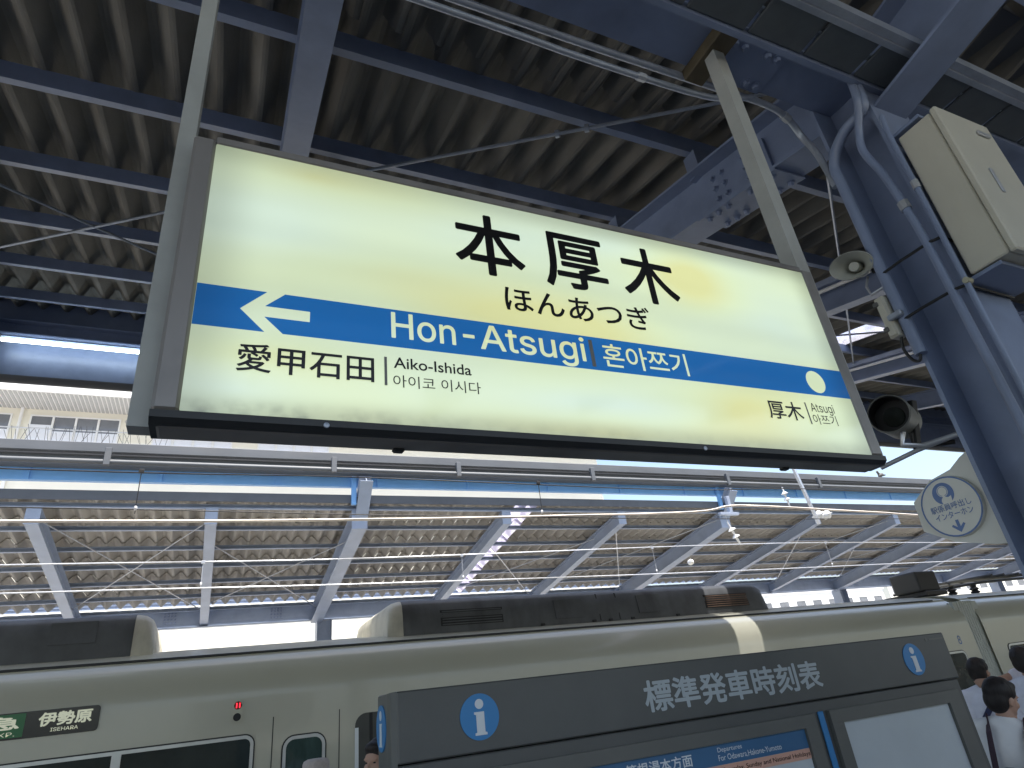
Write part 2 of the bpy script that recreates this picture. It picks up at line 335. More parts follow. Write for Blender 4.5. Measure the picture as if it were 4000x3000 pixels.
def hprof(w, h, tf, tw):        # I section, origin at bottom flange centre
    a = w / 2; b = tw / 2
    return [(-a, 0), (a, 0), (a, tf), (b, tf), (b, h - tf), (a, h - tf), (a, h), (-a, h), (-a, h - tf), (-b, h - tf), (-b, tf), (-a, tf)]
def cprof(w, h, t, lip=0.02):   # C channel, web on the -side, origin at bottom
    return [(-w / 2, 0), (w / 2, 0), (w / 2, lip), (w / 2 - t, lip), (w / 2 - t, t), (-w / 2 + t, t), (-w / 2 + t, h - t), (w / 2 - t, h - t), (w / 2 - t, h - lip), (w / 2, h - lip), (w / 2, h), (-w / 2, h)]
def rrect(x0, z0, x1, z1, r, n=6, corners=(1, 1, 1, 1)):   # order bl, br, tr, tl
    out = []
    for (cx, cz, a0, px, pz), on in zip(((x0 + r, z0 + r, 180, x0, z0), (x1 - r, z0 + r, 270, x1, z0), (x1 - r, z1 - r, 0, x1, z1), (x0 + r, z1 - r, 90, x0, z1)), corners):
        if on: out += [(cx + r * math.cos(R(a0 + 90 * k / n)), cz + r * math.sin(R(a0 + 90 * k / n))) for k in range(n + 1)]
        else: out.append((px, pz))
    return out
def circ(cx, cz, r, n=40, rz=None): return [(cx + r * math.cos(2 * math.pi * k / n), cz + (rz or r) * math.sin(2 * math.pi * k / n)) for k in range(n)]
def flat_y(name, pts, y, t, m, parent):             # outline (x, z) facing -Y, thickness t behind y
    return MB().prism([(x, y, z) for x, z in pts], (0, t, 0)).build(name, m, parent)
def frame_y(name, outer, inner, y, t, m, parent):   # ring between two outlines of equal count
    mb = MB(); n = len(outer)
    ro = [[mb.bm.verts.new((x, yy, z)) for x, z in pts] for yy in (y, y + t) for pts in (outer, inner)]
    for i in range(n):
        j = (i + 1) % n
        mb.bm.faces.new((ro[0][i], ro[0][j], ro[1][j], ro[1][i])); mb.bm.faces.new((ro[2][i], ro[3][i], ro[3][j], ro[2][j]))
        mb.bm.faces.new((ro[0][i], ro[2][i], ro[2][j], ro[0][j])); mb.bm.faces.new((ro[1][i], ro[1][j], ro[3][j], ro[3][i]))
    return mb.build(name, m, parent)

LATIN = None
try:
    import os
    LATIN = bpy.data.fonts.load(os.path.join(bpy.utils.system_resource('DATAFILES'), 'fonts', 'Inter.woff2'))   # ships with Blender
except Exception:
    LATIN = None
def text_mesh(body, offset=0.0, shear=0.0, plain=False):
    c = bpy.data.curves.new('text', 'FONT'); c.body = body; c.size = 1.0; c.offset = offset; c.shear = shear; c.resolution_u = 4
    if LATIN and not plain and all(ord(q) < 128 for q in body): c.font = LATIN
    o = bpy.data.objects.new('text', c); COL.objects.link(o)
    bpy.context.view_layer.update(); dg = bpy.context.evaluated_depsgraph_get()
    me = bpy.data.meshes.new_from_object(o.evaluated_get(dg))
    bpy.data.objects.remove(o); bpy.data.curves.remove(c); me.materials.clear()
    return me
def text(name, body, box, plane, m, parent, offset=0.0, shear=0.0, plain=False):
    """box = (u0, v0, u1, v1); plane maps (u, v) -> 3D point"""
    me = text_mesh(body, 0.0, shear, plain); me.name = name
    if offset:
        bm = bmesh.new(); base = bmesh.new(); base.from_mesh(me)
        for k in range(9):
            dx, dy = (0, 0) if k == 8 else (offset * math.cos(k * math.pi / 4), offset * math.sin(k * math.pi / 4))
            mp = {v: bm.verts.new((v.co.x + dx, v.co.y + dy, k)) for v in base.verts}
            for f in base.faces: bm.faces.new([mp[v] for v in f.verts])
        bm.to_mesh(me); bm.free(); base.free()
    xs = [v.co.x for v in me.vertices]; ys = [v.co.y for v in me.vertices]
    x0, x1, y0, y1 = min(xs), max(xs), min(ys), max(ys); u0, v0, u1, v1 = box
    for v in me.vertices:
        lift = v.co.z * 0.00004
        v.co = plane(u0 + (v.co.x - x0) / (x1 - x0) * (u1 - u0), v0 + (v.co.y - y0) / (y1 - y0) * (v1 - v0)) + (CAM - plane(u0, v0)).normalized() * lift
    return add(name, me, m, parent)
def yplane(y): return lambda u, v: Vector((u, y, v))

# ------------------------------------------------------------------ setting
MB().box((-60, -5.2, GROUND - 1.1), (80, 6.82, GROUND)).build('platform', concrete); bpy.data.objects['platform']['kind'] = 'structure'
MB().box((-80, 13.75, GROUND - 1.1), (120, 24.0, GROUND)).build('far_platform', mat('pale_platform_paving', (0.42, 0.41, 0.40), 0.85, var=0.1, scale=1.5))['kind'] = 'structure'
MB().poly([(-900, -900, -1.30), (900, -900, -1.30), (900, 900, -1.30), (-900, 900, -1.30)]).build('ground', ballast)['kind'] = 'structure'
edge = mat('yellow_tactile_paving', (0.62, 0.45, 0.06), 0.8, var=0.1)
MB().box((-60, 5.75, GROUND + 0.001), (80, 6.05, GROUND + 0.009)).build('tactile_strip', edge)['kind'] = 'structure'
for y in (7.92, 8.99, 11.67, 12.74):
    o = MB().ext([(-0.065, 0), (0.065, 0), (0.065, 0.02), (0.012, 0.04), (0.012, 0.11), (0.035, 0.12), (0.035, 0.15), (-0.035, 0.15), (-0.035, 0.12), (-0.012, 0.11), (-0.012, 0.04), (-0.065, 0.02)], (-80, y, -1.25), (120, y, -1.25)).build('rail', galv); o['kind'] = 'structure'

# ------------------------------------------------------------------ near canopy (butterfly roof, valley over the column line)
SL = 0.237; ANG = math.atan(SL); YV = 0.95
def rel(y): return 1.7 + 2.5 + SL * y                       # purlin undersides, track side
def relb(y): return 1.7 + 2.5 + SL * YV + SL * (YV - y)     # other half
canopy = thing('platform_canopy', 'near butterfly platform canopy of blue-grey steel with corrugated beige sheets overhead', 'canopy', (2.585, 1.165, GROUND))
PITCH, DEPTH = 0.217, 0.100
def sheet_mesh(name, npitch, L, t=0.008, PITCH=PITCH, DEPTH=DEPTH):
    prof = []
    for k in range(npitch):
        for f, h in ((0, -1), (0.07, -0.96), (0.40, 0.88), (0.5, 1), (0.60, 0.88), (0.93, -0.96)): prof.append(((k + f) * PITCH, h * DEPTH / 2))
    prof.append((npitch * PITCH, -DEPTH / 2))
    bm = bmesh.new()
    def row(y, dz): return [bm.verts.new((x, y, z + dz)) for x, z in prof]
    a, b, c, d = row(0, 0), row(L, 0), row(0, t), row(L, t)
    for i in range(len(prof) - 1):
        bm.faces.new((a[i], b[i], b[i + 1], a[i + 1])); bm.faces.new((c[i], c[i + 1], d[i + 1], d[i]))
        bm.faces.new((a[i], a[i + 1], c[i + 1], c[i])); bm.faces.new((b[i], d[i], d[i + 1], b[i + 1]))
    me = bpy.data.meshes.new(name); bm.to_mesh(me); bm.free(); return me
PSP = 0.872
purl_y = [1.26 + PSP * k for k in range(7)]                 # 1.26 ... 6.49
SHL = PSP / math.cos(ANG) + 0.10
def put_sheet(me, x, y, z, ang, parent, m=None, yaw=0):
    o = bpy.data.objects.new('roof_sheet', me); COL.objects.link(o); o.location = (x, y, z); o.rotation_euler = (ang, 0, yaw); attach(o, parent)
    if m:
        o.material_slots[0].link = 'OBJECT'; o.material_slots[0].material = m
    return o
me6 = sheet_mesh('roof_sheet', 6, SHL); me6.materials.append(slate)
me12 = sheet_mesh('roof_sheet', 12, SHL); me12.materials.append(slate)
me3 = sheet_mesh('roof_sheet', 2, SHL); me3.materials.append(clear_sheet)
W6 = 6 * PITCH
def roof_rows(ys, f, sgn, xs):
    for y in ys:
        for x, me, m in xs:
            z = f(y) + 0.10 + DEPTH / 2 + 0.012
            if sgn > 0: put_sheet(me, x, y, z + 0.012, ANG - 0.028, canopy, m)
            else: put_sheet(me, x, y - PSP, f(y - PSP) + 0.10 + DEPTH / 2 - 0.0, -ANG + 0.012, canopy, m)
xs = []; x = 6.93 - 11 * W6
while x < 34:
    if abs(x - 6.93) < 0.05:
        xs.append((x, me3, clear_sheet)); x += 2 * PITCH
    elif x < 12: xs.append((x, me6, None)); x += W6
    else: xs.append((x, me12, None)); x += 2 * W6
rows = [1.26 - PSP * 0.35] + purl_y[1:] if False else [purl_y[0] - 0.25] + purl_y[1:]
roof_rows(purl_y, rel, 1, xs)
roof_rows([1.0], lambda y: rel(y) + 0.016, 1, [(-7.0 + 2 * W6 * k, me12, None) for k in range(16)])
xb = [(-7.0 + 2 * W6 * k, me12, None) for k in range(16)]
roof_rows([0.90 - PSP * k for k in range(8)], relb, -1, xb)
for i, y in enumerate(purl_y):
    MB().ext(cprof(0.055, 0.10, 0.004, 0.018), (34.4, y, rel(y)), (-7.2, y, rel(y)), (0, -SL, 1)).build('purlin', steel, canopy)
for k in range(8):
    y = 0.62 - PSP * k
    MB().ext(cprof(0.055, 0.10, 0.004, 0.018), (34.4, y, relb(y)), (-7.2, y, relb(y)), (0, SL, 1)).build('purlin', steel, canopy)
RX = [-2.45, 0.19, 2.585, 5.22, 7.94, 10.66, 13.38, 16.1, 18.8, 21.5, 24.2, 26.9, 29.6, 32.3]
for x in RX:
    big = x in (2.585, 13.38, 24.2)
    h = 0.36 if big else 0.28; w = 0.21 if big else 0.14; dn = 0.17 if big else 0.003
    for f, s, y0, y1 in ((rel, 1, 1.28, 7.0), (relb, -1, 1.06, -5.9)):
        up = (0, -SL * s, 1); dd = dn + h * math.sqrt(1 + SL * SL)
        MB().ext(hprof(w, h, 0.016, 0.012), (x, y0, f(y0) - dd), (x, y1, f(y1) - dd), up).build('rafter', steel, canopy)
        if big:
            for k in range(7):
                yc = purl_y[k] if s > 0 else 0.62 - PSP * k
                if s > 0 and k == 0: continue
                MB().box((x - 0.05, yc - 0.05, f(yc) - 0.19), (x + 0.05, yc + 0.05, f(yc) - 0.001)).build('purlin_cleat', steel, canopy)
# valley girder and gutter
MB().ext(hprof(0.20, 0.32, 0.018, 0.012), (-7.2, 1.18, 4.10), (34.4, 1.18, 4.10)).build('valley_girder', steel, canopy)
MB().box((-7.2, 0.72, 4.60), (34.4, 1.16, 4.78)).build('valley_gutter', gutter_m, canopy)
# bolted splices on the girder flange
def bolts(parent, pts, axis=(0, 0, -1), r=0.016, h=0.022):
    me = MB().lathe([(0.024, 0), (0.024, 0.004), (r, 0.0045), (r, h * 0.75), (r * 0.75, h), (0.0, h)], (0, 0, 0), axis, 6).mesh('bolt'); me.materials.append(steel)
    for p in pts:
        o = bpy.data.objects.new('bolt', me); COL.objects.link(o); o.location = p; attach(o, parent)
for gx in (1.93, 7.4):
    sp = MB().box((gx - 0.17, 1.075, 4.085), (gx + 0.17, 1.285, 4.0985), 0.002).build('splice_plate', steel, canopy)
    bolts(sp, [(gx + a, b, 4.085) for a in (-0.12, -0.065, 0.065, 0.12) for b in (1.11, 1.25)])
# column (open channel towards the left) with steel bands
colm = MB().ext([(x - 2.585, y - 1.165) for x, y in ((2.45, 1.04), (2.72, 1.04), (2.72, 1.056), (2.592, 1.056), (2.592, 1.274), (2.72, 1.274), (2.72, 1.29), (2.45, 1.29), (2.45, 1.274), (2.578, 1.274), (2.578, 1.056), (2.45, 1.056))][::-1],
                (2.585, 1.165, GROUND), (2.585, 1.165, 4.097), (0, 1, 0)).build('column', steel, canopy)
for z in (3.10, 2.875, 1.15):
    MB().tube([(2.447, 1.292, z), (2.405, 1.27, z), (2.40, 1.18, z), (2.405, 1.06, z), (2.43, 1.012, z), (2.46, 1.025, z), (2.6, 1.03, z), (2.728, 1.032, z)], 0.006, 6).build('strap', rubber, colm)
for cx in (13.38, 24.2):
    MB().ext(hprof(0.25, 0.27, 0.016, 0.014), (cx, 1.03, GROUND), (cx, 1.03, 4.097), (0, 1, 0)).build('column', steel, canopy)
# haunch and bolted splice plates on the column rafter
yb0, yb1 = 1.58, 2.16
def rb(y, d=0.0): return rel(y) - 0.17 - 0.36 * math.sqrt(1 + SL * SL) - d
spl = MB().prism([(2.475, yb0, rb(yb0, 0.016)), (2.695, yb0, rb(yb0, 0.016)), (2.695, yb1, rb(yb1, 0.016)), (2.475, yb1, rb(yb1, 0.016))], (0, 0, 0.013)).build('splice_plate', steel, canopy)
yk = [yb0 + 0.06 + 0.075 * k + (0.09 if k > 2 else 0) for k in range(6)]
bolts(spl, [(2.585 + a, y, rb(y, 0.017)) for y in yk for a in (-0.07, 0.07)], (0, SL, -1))
wsp = MB().prism([(2.556, yb0 + 0.06, rb(yb0 + 0.06) + 0.07), (2.556, yb1 - 0.06, rb(yb1 - 0.06) + 0.07), (2.556, yb1 - 0.06, rb(yb1 - 0.06) + 0.29), (2.556, yb0 + 0.06, rb(yb0 + 0.06) + 0.29)], (0.02, 0, 0)).build('web_splice_plate', steel, canopy)
bolts(wsp, [(2.556, y, rb(y) + 0.10 + 0.08 * j) for y in yk[1:5] for j in range(3)], (-1, 0, 0))
# roof-plane bracing rods
def rod(p0, p1, r=0.011, tb=None):
    o = MB().tube([p0, p1], r, 6).build('brace_rod', galv, canopy, 60)
    if tb is not None:
        p0 = Vector(p0); p1 = Vector(p1); t = (p1 - p0).normalized(); c = p0.lerp(p1, tb); a = t.orthogonal().normalized() * 0.018
        m = MB()
        for s_ in (-1, 1): m.tube([c - t * 0.09 + a * s_, c + t * 0.09 + a * s_], 0.006, 6)
        m.tube([c - t * 0.10, c - t * 0.075], 0.024, 8).tube([c + t * 0.075, c + t * 0.10], 0.024, 8)
        m.build('turnbuckle', galv, o)
def onroof(x, y, d=0.0): return (x, y, rel(y) - d)
def lineroof(a, b, d=0.07, **k):
    rod(onroof(*a, d), onroof(*b, d), **k)
lineroof((-2.45, 3.28), (0.19, 5.57)); lineroof((-2.45, 5.68), (0.19, 3.38)); lineroof((0.19, 3.38), (2.585, 1.40), tb=0.62)
lineroof((2.60, 1.27), (5.22, 3.13), tb=0.22); lineroof((5.22, 3.13), (7.94, 5.08)); lineroof((2.585, 5.1), (5.22, 3.2)); lineroof((5.22, 5.1), (7.94, 3.1)); lineroof((7.94, 3.1), (10.66, 5.1)); lineroof((7.94, 5.1), (10.66, 3.1))
# eave: channel, bolt heads, fascia and gutter on the track side
EY = 7.02
ev = MB().ext([(0, 0), (0.09, 0), (0.09, 0.012), (0.012, 0.012), (0.012, 0.15), (0.09, 0.15), (0.09, 0.162), (0, 0.162)], (-7.2, EY, 5.60), (34.4, EY, 5.60)).build('eave_beam', steel, canopy)
MB().box((-7.2, 7.04, 5.765), (34.4, 7.06, 6.06)).build('closure_strip', steel, canopy)
bolts(ev, [(-3.4 + 0.31 * k, EY, z) for k in range(12) for z in (5.64, 5.725)], (0, -1, 0), 0.017, 0.02)
MB().box((-7.2, 7.10, 5.16), (34.4, 7.13, 5.60)).build('fascia_board', steel, canopy)
MB().ext([(0.06 * math.cos(R(a)), 0.06 * math.sin(R(a))) for a in range(180, 361, 20)] + [(0.052 * math.cos(R(a)), 0.052 * math.sin(R(a))) for a in range(360, 179, -20)], (-7.2, 7.08, 5.16), (34.4, 7.08, 5.16)).build('eave_gutter', gutter_m, canopy, 50)
MB().box((-7.2, 6.98, 5.585), (34.4, 7.14, 5.597)).build('fascia_shelf', steel, canopy)

# cable duct of short pans beneath the valley
duct = thing('cable_duct', 'flat dark cable duct of short pans running beside the valley girder', 'cable duct', (3.0, 0.93, 3.97))
for yy, nm in ((1.026, 'side_rail'), (0.842, 'side_rail')):
    MB().ext([(-0.012, 0), (0.012, 0), (0.012, 0.06), (-0.012, 0.06)], (-2, yy, 3.965), (16, yy, 3.965)).build(nm, galv if yy < 1 else steel, duct)
MB().ext([(-0.016, 0), (0.016, 0), (0.016, 0.05), (-0.016, 0.05)], (-2, 0.812, 3.975), (16, 0.812, 3.975)).build('edge_strip', galv, duct)
pan = MB().box((0, 0.856, 3.985), (0.288, 1.012, 3.999), 0.004).mesh('duct_pan'); pan.materials.append(mat('dull_duct_grey', (0.10, 0.115, 0.125), 0.6, var=0.12, scale=8))
for k in range(34):
    o = bpy.data.objects.new('duct_pan', pan); COL.objects.link(o); o.location = (-1.94 + 0.308 * k, 0, 0); attach(o, duct)
MB().ext([(-0.01, 0), (0.01, 0), (0.01, 0.03), (-0.01, 0.03)], (-2, 0.93, 4.001), (16, 0.93, 4.001)).build('back_rail', galv, duct)

# conduits along the girder
def spline(pts, n=6):
    P = [Vector(p) for p in pts]; out = []
    for i in range(len(P) - 1):
        p0 = P[max(i - 1, 0)]; p1 = P[i]; p2 = P[i + 1]; p3 = P[min(i + 2, len(P) - 1)]
        for k in range(n):
            t = k / n; out.append(0.5 * ((2 * p1) + (-p0 + p2) * t + (2 * p0 - 5 * p1 + 4 * p2 - p3) * t * t + (-p0 + 3 * p1 - 3 * p2 + p3) * t ** 3))
    return out + [P[-1]]
def conduit(label, pts, r, m=galv, name='conduit_pipe', collars=()):
    path = spline(pts)
    o = MB().tube(path, r, 8).build(name, m, None, 50); tag(o, label, 'conduit')
    for f in collars:
        i = int(f * (len(path) - 2)); t = (path[i + 1] - path[i]).normalized()
        MB().tube([path[i] - t * 0.02, path[i] + t * 0.02], r * 1.35, 8).build('collar', galv_lt, o)
    return o
conduit('upper grey conduit hugging the girder and bending down to the column', [(-3, 1.335, 4.085), (0.6, 1.335, 4.085), (1.74, 1.32, 4.08), (2.17, 1.31, 4.075), (2.34, 1.335, 4.06), (2.42, 1.355, 4.0), (2.43, 1.33, 3.88), (2.425, 1.315, 3.76), (2.42, 1.305, 3.62)], 0.016, collars=(0.5,))
conduit('lower grey conduit sagging below the girder edge', [(-3, 1.345, 4.01), (0.48, 1.335, 4.0), (1.14, 1.34, 4.0), (1.73, 1.335, 4.01), (1.95, 1.325, 4.045), (2.08, 1.30, 4.08)], 0.014, collars=(0.55,))
conduit('thick blue-grey pipe curving down the far edge of the column, ending open', [(2.43, 1.045, 4.05), (2.42, 1.046, 3.90), (2.42, 1.07, 3.845), (2.42, 1.16, 3.83), (2.42, 1.235, 3.78), (2.42, 1.275, 3.70), (2.42, 1.275, 3.59), (2.42, 1.275, 3.2), (2.42, 1.272, 2.9), (2.42, 1.27, 2.72)], 0.024, steel)
conduit('blue-grey pipe wriggling down the middle of the column face', [(2.40, 1.042, 4.05), (2.39, 1.048, 3.90), (2.40, 1.075, 3.83), (2.41, 1.11, 3.76), (2.41, 1.13, 3.66), (2.41, 1.10, 3.49), (2.41, 1.08, 3.27), (2.41, 1.072, 3.10), (2.41, 1.068, 2.76), (2.41, 1.065, 2.0), (2.41, 1.065, 1.0), (2.41, 1.065, GROUND)], 0.0165, steel, collars=(0.55, 0.85))
conduit('straight thin pipe behind the ivory cabinet edge', [(2.41, 1.005, 3.74), (2.41, 1.012, 3.63), (2.41, 1.012, 3.42), (2.41, 1.012, 3.21), (2.41, 1.014, 2.9), (2.41, 1.016, 2.0), (2.41, 1.016, GROUND)], 0.011, steel, collars=(0.4,))
conduit('thin black cable looping out of the open pipe end to the ivory box', [(2.42, 1.27, 2.74), (2.42, 1.285, 2.70), (2.42, 1.31, 2.715), (2.42, 1.325, 2.77), (2.42, 1.315, 2.82), (2.42, 1.295, 2.845)], 0.006, rubber, 'cable')

# ------------------------------------------------------------------ station name sign
SY = 1.10
sign = thing('station_name_sign', 'large backlit station name board hung from two pale posts under the canopy', 'station sign', (0.77, 1.18, 2.14))
MB().box((-0.125, SY + 0.012, 2.175), (1.70, SY + 0.085, 2.86), 0.012, seg=2).build('housing', frame_taupe, sign)
MB().box((-0.128, SY + 0.002, 2.2), (-0.085, SY + 0.04, 2.85), 0.006).build('side_frame', frame_taupe, sign)
MB().box((1.652, SY + 0.002, 2.2), (1.700, SY + 0.04, 2.85), 0.006).build('side_frame', frame_taupe, sign)
MB().box((-0.085, SY + 0.002, 2.836), (1.652, SY + 0.04, 2.858), 0.003).build('top_frame', frame_taupe, sign)
bf = MB().prism([(x, y, z) for x, (y, z) in ((-0.128, q) for q in ((SY + 0.0, 2.199), (SY + 0.001, 2.186), (SY + 0.012, 2.177), (SY + 0.078, 2.177), (SY + 0.088, 2.186), (SY + 0.088, 2.199)))], (1.83, 0, 0)).build('base_trough', black_frame, sign)
for x in (0.30, 1.36): MB().box((x, SY + 0.06, 2.169), (x + 0.025, SY + 0.08, 2.178), 0.004).build('foot_clip', black_frame, bf)
for x in (0.16, 1.05): MB().lathe([(0.006, 0), (0.005, 0.002), (0, 0.003)], (x, SY + 0.0015, 2.189), (0, -1, 0), 10).build('screw', galv, bf)
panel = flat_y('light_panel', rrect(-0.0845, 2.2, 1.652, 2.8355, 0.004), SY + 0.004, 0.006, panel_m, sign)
BT, BB = 2.468, 2.376; yb = SY + 0.0025
tx, tz = -0.006, 2.4225
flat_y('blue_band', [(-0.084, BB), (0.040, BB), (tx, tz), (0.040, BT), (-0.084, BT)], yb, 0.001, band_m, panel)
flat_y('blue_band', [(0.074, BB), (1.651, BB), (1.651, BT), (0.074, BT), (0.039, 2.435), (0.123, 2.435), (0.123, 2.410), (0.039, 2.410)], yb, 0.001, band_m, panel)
MB().poly([(x, SY + 0.0018, z) for x, z in circ(1.527, 2.419, 0.036)]).build('white_dot', panel_m, panel)
yp = yplane(SY + 0.0018)
for ch, bx in (('本', (0.446, 2.604, 0.630, 2.791)), ('厚', (0.684, 2.606, 0.872, 2.783)), ('木', (0.920, 2.602, 1.104, 2.791))): text('kanji_lettering', ch, bx, yp, ink, panel, 0.016)
text('kana_lettering', 'ほんあつぎ', (0.561, 2.511, 0.980, 2.584), yp, ink, panel, 0.012)
text('roman_lettering', 'Hon-', (0.287, 2.396, 0.474, 2.461), yp, panel_m, panel, 0.008)
text('roman_lettering', 'Atsugi', (0.487, 2.377, 0.759, 2.462), yp, panel_m, panel, 0.008)
flat_y('divider', [(0.772, 2.384), (0.782, 2.384), (0.782, 2.458), (0.772, 2.458)], SY + 0.0016, 0.0006, grey_ink, panel)
text('hangul_lettering', '혼아쯔기', (0.807, 2.388, 1.064, 2.454), yp, panel_m, panel, 0.008)
text('kanji_lettering', '愛甲石田', (-0.003, 2.287, 0.250, 2.347), yp, ink, panel, 0.012)
flat_y('divider', [(0.2705, 2.284), (0.276, 2.284), (0.276, 2.349), (0.2705, 2.349)], SY + 0.0016, 0.0006, grey_ink, panel)
text('roman_lettering', 'Aiko-Ishida', (0.290, 2.325, 0.459, 2.351), yp, ink, panel, 0.012, plain=True)
text('hangul_lettering', '아이코 이시다', (0.288, 2.282, 0.477, 2.310), yp, ink, panel)
text('kanji_lettering', '厚木', (1.303, 2.288, 1.430, 2.344), yp, ink, panel, 0.012)
flat_y('divider', [(1.449, 2.281), (1.4535, 2.281), (1.4535, 2.347), (1.449, 2.347)], SY + 0.0016, 0.0006, grey_ink, panel)
text('roman_lettering', 'Atsugi', (1.468, 2.313, 1.560, 2.348), yp, ink, panel, 0.002)
text('hangul_lettering', '아쯔기', (1.463, 2.282, 1.556, 2.313), yp, ink, panel)
MB().ext([(-0.017, -0.02), (0.017, -0.02), (0.017, 0.02), (-0.017, 0.02)], (-0.147, 1.165, 2.185), (-0.147, 1.165, 4.097), (0, 1, 0)).build('hanger_post', post_grey, sign)
MB().ext([(-0.028, -0.028), (0.028, -0.028), (0.028, 0.028), (-0.028, 0.028)], (1.73, 1.17, 2.19), (1.73, 1.17, 4.05), (0, 1, 0)).build('hanger_post', post_grey, sign)
for x in (-0.147, 1.73):
    MB().box((x - 0.05, 1.06, 4.035), (x + 0.05, 1.31, 4.096), 0.004).build('girder_clamp', brown_br, sign)

# ------------------------------------------------------------------ cabinet, speakers and signs on the column
cab = thing('equipment_cabinet', 'ivory steel equipment cabinet strapped high on the column', 'cabinet', (2.6, 0.92, 2.9))
MB().box((2.43, 0.862, 2.905), (2.765, 1.0, 3.605), 0.005).build('body', cab_m, cab)
dr = MB().box((2.424, 0.832, 2.898), (2.771, 0.858, 3.612), 0.006).build('door', cab_m, cab)
MB().box((2.64, 0.822, 3.52), (2.72, 0.831, 3.54), 0.002).build('name_plate', galv_lt, dr)
hd = MB().box((2.555, 0.826, 3.19), (2.575, 0.8315, 3.31), 0.002).build('handle', galv_lt, dr)
for z in (2.885, 3.63): MB().box((2.44, 0.90, z), (2.75, 1.035, z + 0.016), 0.002).build('mount_rail', steel, cab)
MB().lathe([(0.012, 0), (0.012, 0.03), (0.0, 0.03)], (2.425, 1.008, 2.88), (-1, 0, 0), 10).build('cable_gland', mat('pale_yellow_cap', (0.42, 0.41, 0.30), 0.5), cab)

def frame_dir(d):
    d = Vector(d).normalized(); s_ = d.cross(Vector((0, 0, 1))).normalized(); return d, s_, s_.cross(d)
def horn(name, label, c, d, wx, wz, L, m, roll=0.0):
    t = thing(name, label, 'loudspeaker', c); c = Vector(c); d, s_, u = frame_dir(d); s_, u = s_ * math.cos(roll) + u * math.sin(roll), u * math.cos(roll) - s_ * math.sin(roll)
    def ring(h, a, b, n=28): return [c + d * h + s_ * a * math.cos(2 * math.pi * k / n) + u * b * math.sin(2 * math.pi * k / n) for k in range(n)]
    MB().loft([ring(0, wx, wz), ring(-0.006, wx * 1.04, wz * 1.05), ring(-0.02, wx * 0.98, wz * 0.98), ring(-L * 0.5, wx * 0.62, wz * 0.66), ring(-L, wx * 0.36, wz * 0.45), ring(-L * 1.02, wx * 0.30, wz * 0.36),
               ring(-L * 0.97, wx * 0.30, wz * 0.36), ring(-L * 0.5, wx * 0.54, wz * 0.58), ring(-0.01, wx * 0.95, wz * 0.94), ring(0, wx, wz)], caps=False).build('bell', m, t, 40)
    MB().lathe([(0.0, 0.0), (0.020, 0.0), (0.022, -0.006), (0.026, -L * 0.8), (0.0, -L * 0.8)], c - d * 0.05, d, 16).build('driver_nose', m, t, 40)
    MB().lathe([(0.0, 0), (wz * 0.62, 0), (wz * 0.66, -0.01), (wz * 0.66, -0.05), (wz * 0.5, -0.06), (0, -0.06)], c - d * L, d, 20).build('driver', m, t, 40)
    return t, c, d, s_, u
hs, hc, hd_, hsd, hu = horn('horn_speaker', 'small pale grey horn loudspeaker on the column edge', (2.36, 1.352, 3.195), (-0.90, -0.30, -0.30), 0.085, 0.058, 0.12, horn_m, 0.25)
MB().tube([(2.44, 1.35, 3.15), (2.42, 1.36, 3.10), (2.41, 1.35, 3.05), (2.43, 1.30, 3.06), (2.45, 1.27, 3.08)], 0.006, 6).build('bracket', galv_lt, hs)
MB().tube([(2.46, 1.33, 3.17), (2.46, 1.28, 3.16)], 0.012, 8).build('mount_stub', rubber, hs)

jb = thing('junction_box', 'narrow ivory junction box behind the column edge', 'box', (2.42, 1.30, 2.82))
MB().box((2.385, 1.298, 2.82), (2.44, 1.338, 3.01), 0.004, Euler((0, 0, 0))).build('housing', cab_m, jb)
MB().box((2.378, 1.302, 2.825), (2.386, 1.334, 3.005), 0.003).build('cover', cab_m, jb)
for z in (2.85, 2.97): MB().box((2.371, 1.322, z), (2.380, 1.342, z + 0.02), 0.002).build('latch', cab_dark, jb)
MB().box((2.37, 1.25, 2.885), (2.395, 1.31, 2.91), 0.004).build('pipe_clamp', galv, jb)

hood = thing('round_hood', 'dark open cylindrical camera hood beside the sign', 'camera hood', (3.02, 1.85, 2.76))
hoc = Vector((2.98, 1.83, 2.762)); hax = Vector((-0.93, -0.36, -0.03)).normalized()
MB().lathe([(0.092, 0), (0.098, -0.004), (0.098, -0.02), (0.094, -0.03), (0.092, -0.24), (0.06, -0.25), (0.0, -0.25)], hoc, hax, 32).build('barrel', hood_m, hood, 40)
MB().lathe([(0.0, -0.10), (0.088, -0.10), (0.088, 0.0), (0.092, 0.0)], hoc, hax, 32).build('barrel_lining', black_m, hood, 40)
MB().lathe([(0.0, -0.095), (0.05, -0.095), (0.052, -0.10)], hoc, hax, 24).build('lens', mat('lens_glass', (0.006, 0.012, 0.010), 0.05, var=0), hood)
MB().box((3.14, 1.82, 2.60), (3.18, 1.85, 2.84), 0.004, Euler((0.3, 0, 0))).build('yoke', black_m, hood)
MB().tube([(3.05, 1.84, 2.67), (3.04, 1.86, 2.61), (3.10, 1.80, 2.585), (3.3, 1.55, 2.62)], 0.013, 8).build('arm', galv_lt, hood, 50)
MB().tube([(3.11, 1.84, 2.67), (3.12, 1.86, 2.60), (3.22, 1.72, 2.58)], 0.011, 8).build('arm', black_m, hood, 50)
MB().tube([(2.99, 1.98, 2.53), (3.1, 1.84, 2.575), (3.3, 1.52, 2.63), (3.3, 1.22, 2.66), (2.75, 1.2, 2.66)], 0.012, 8).build('support_pipe', galv_lt, hood, 50)

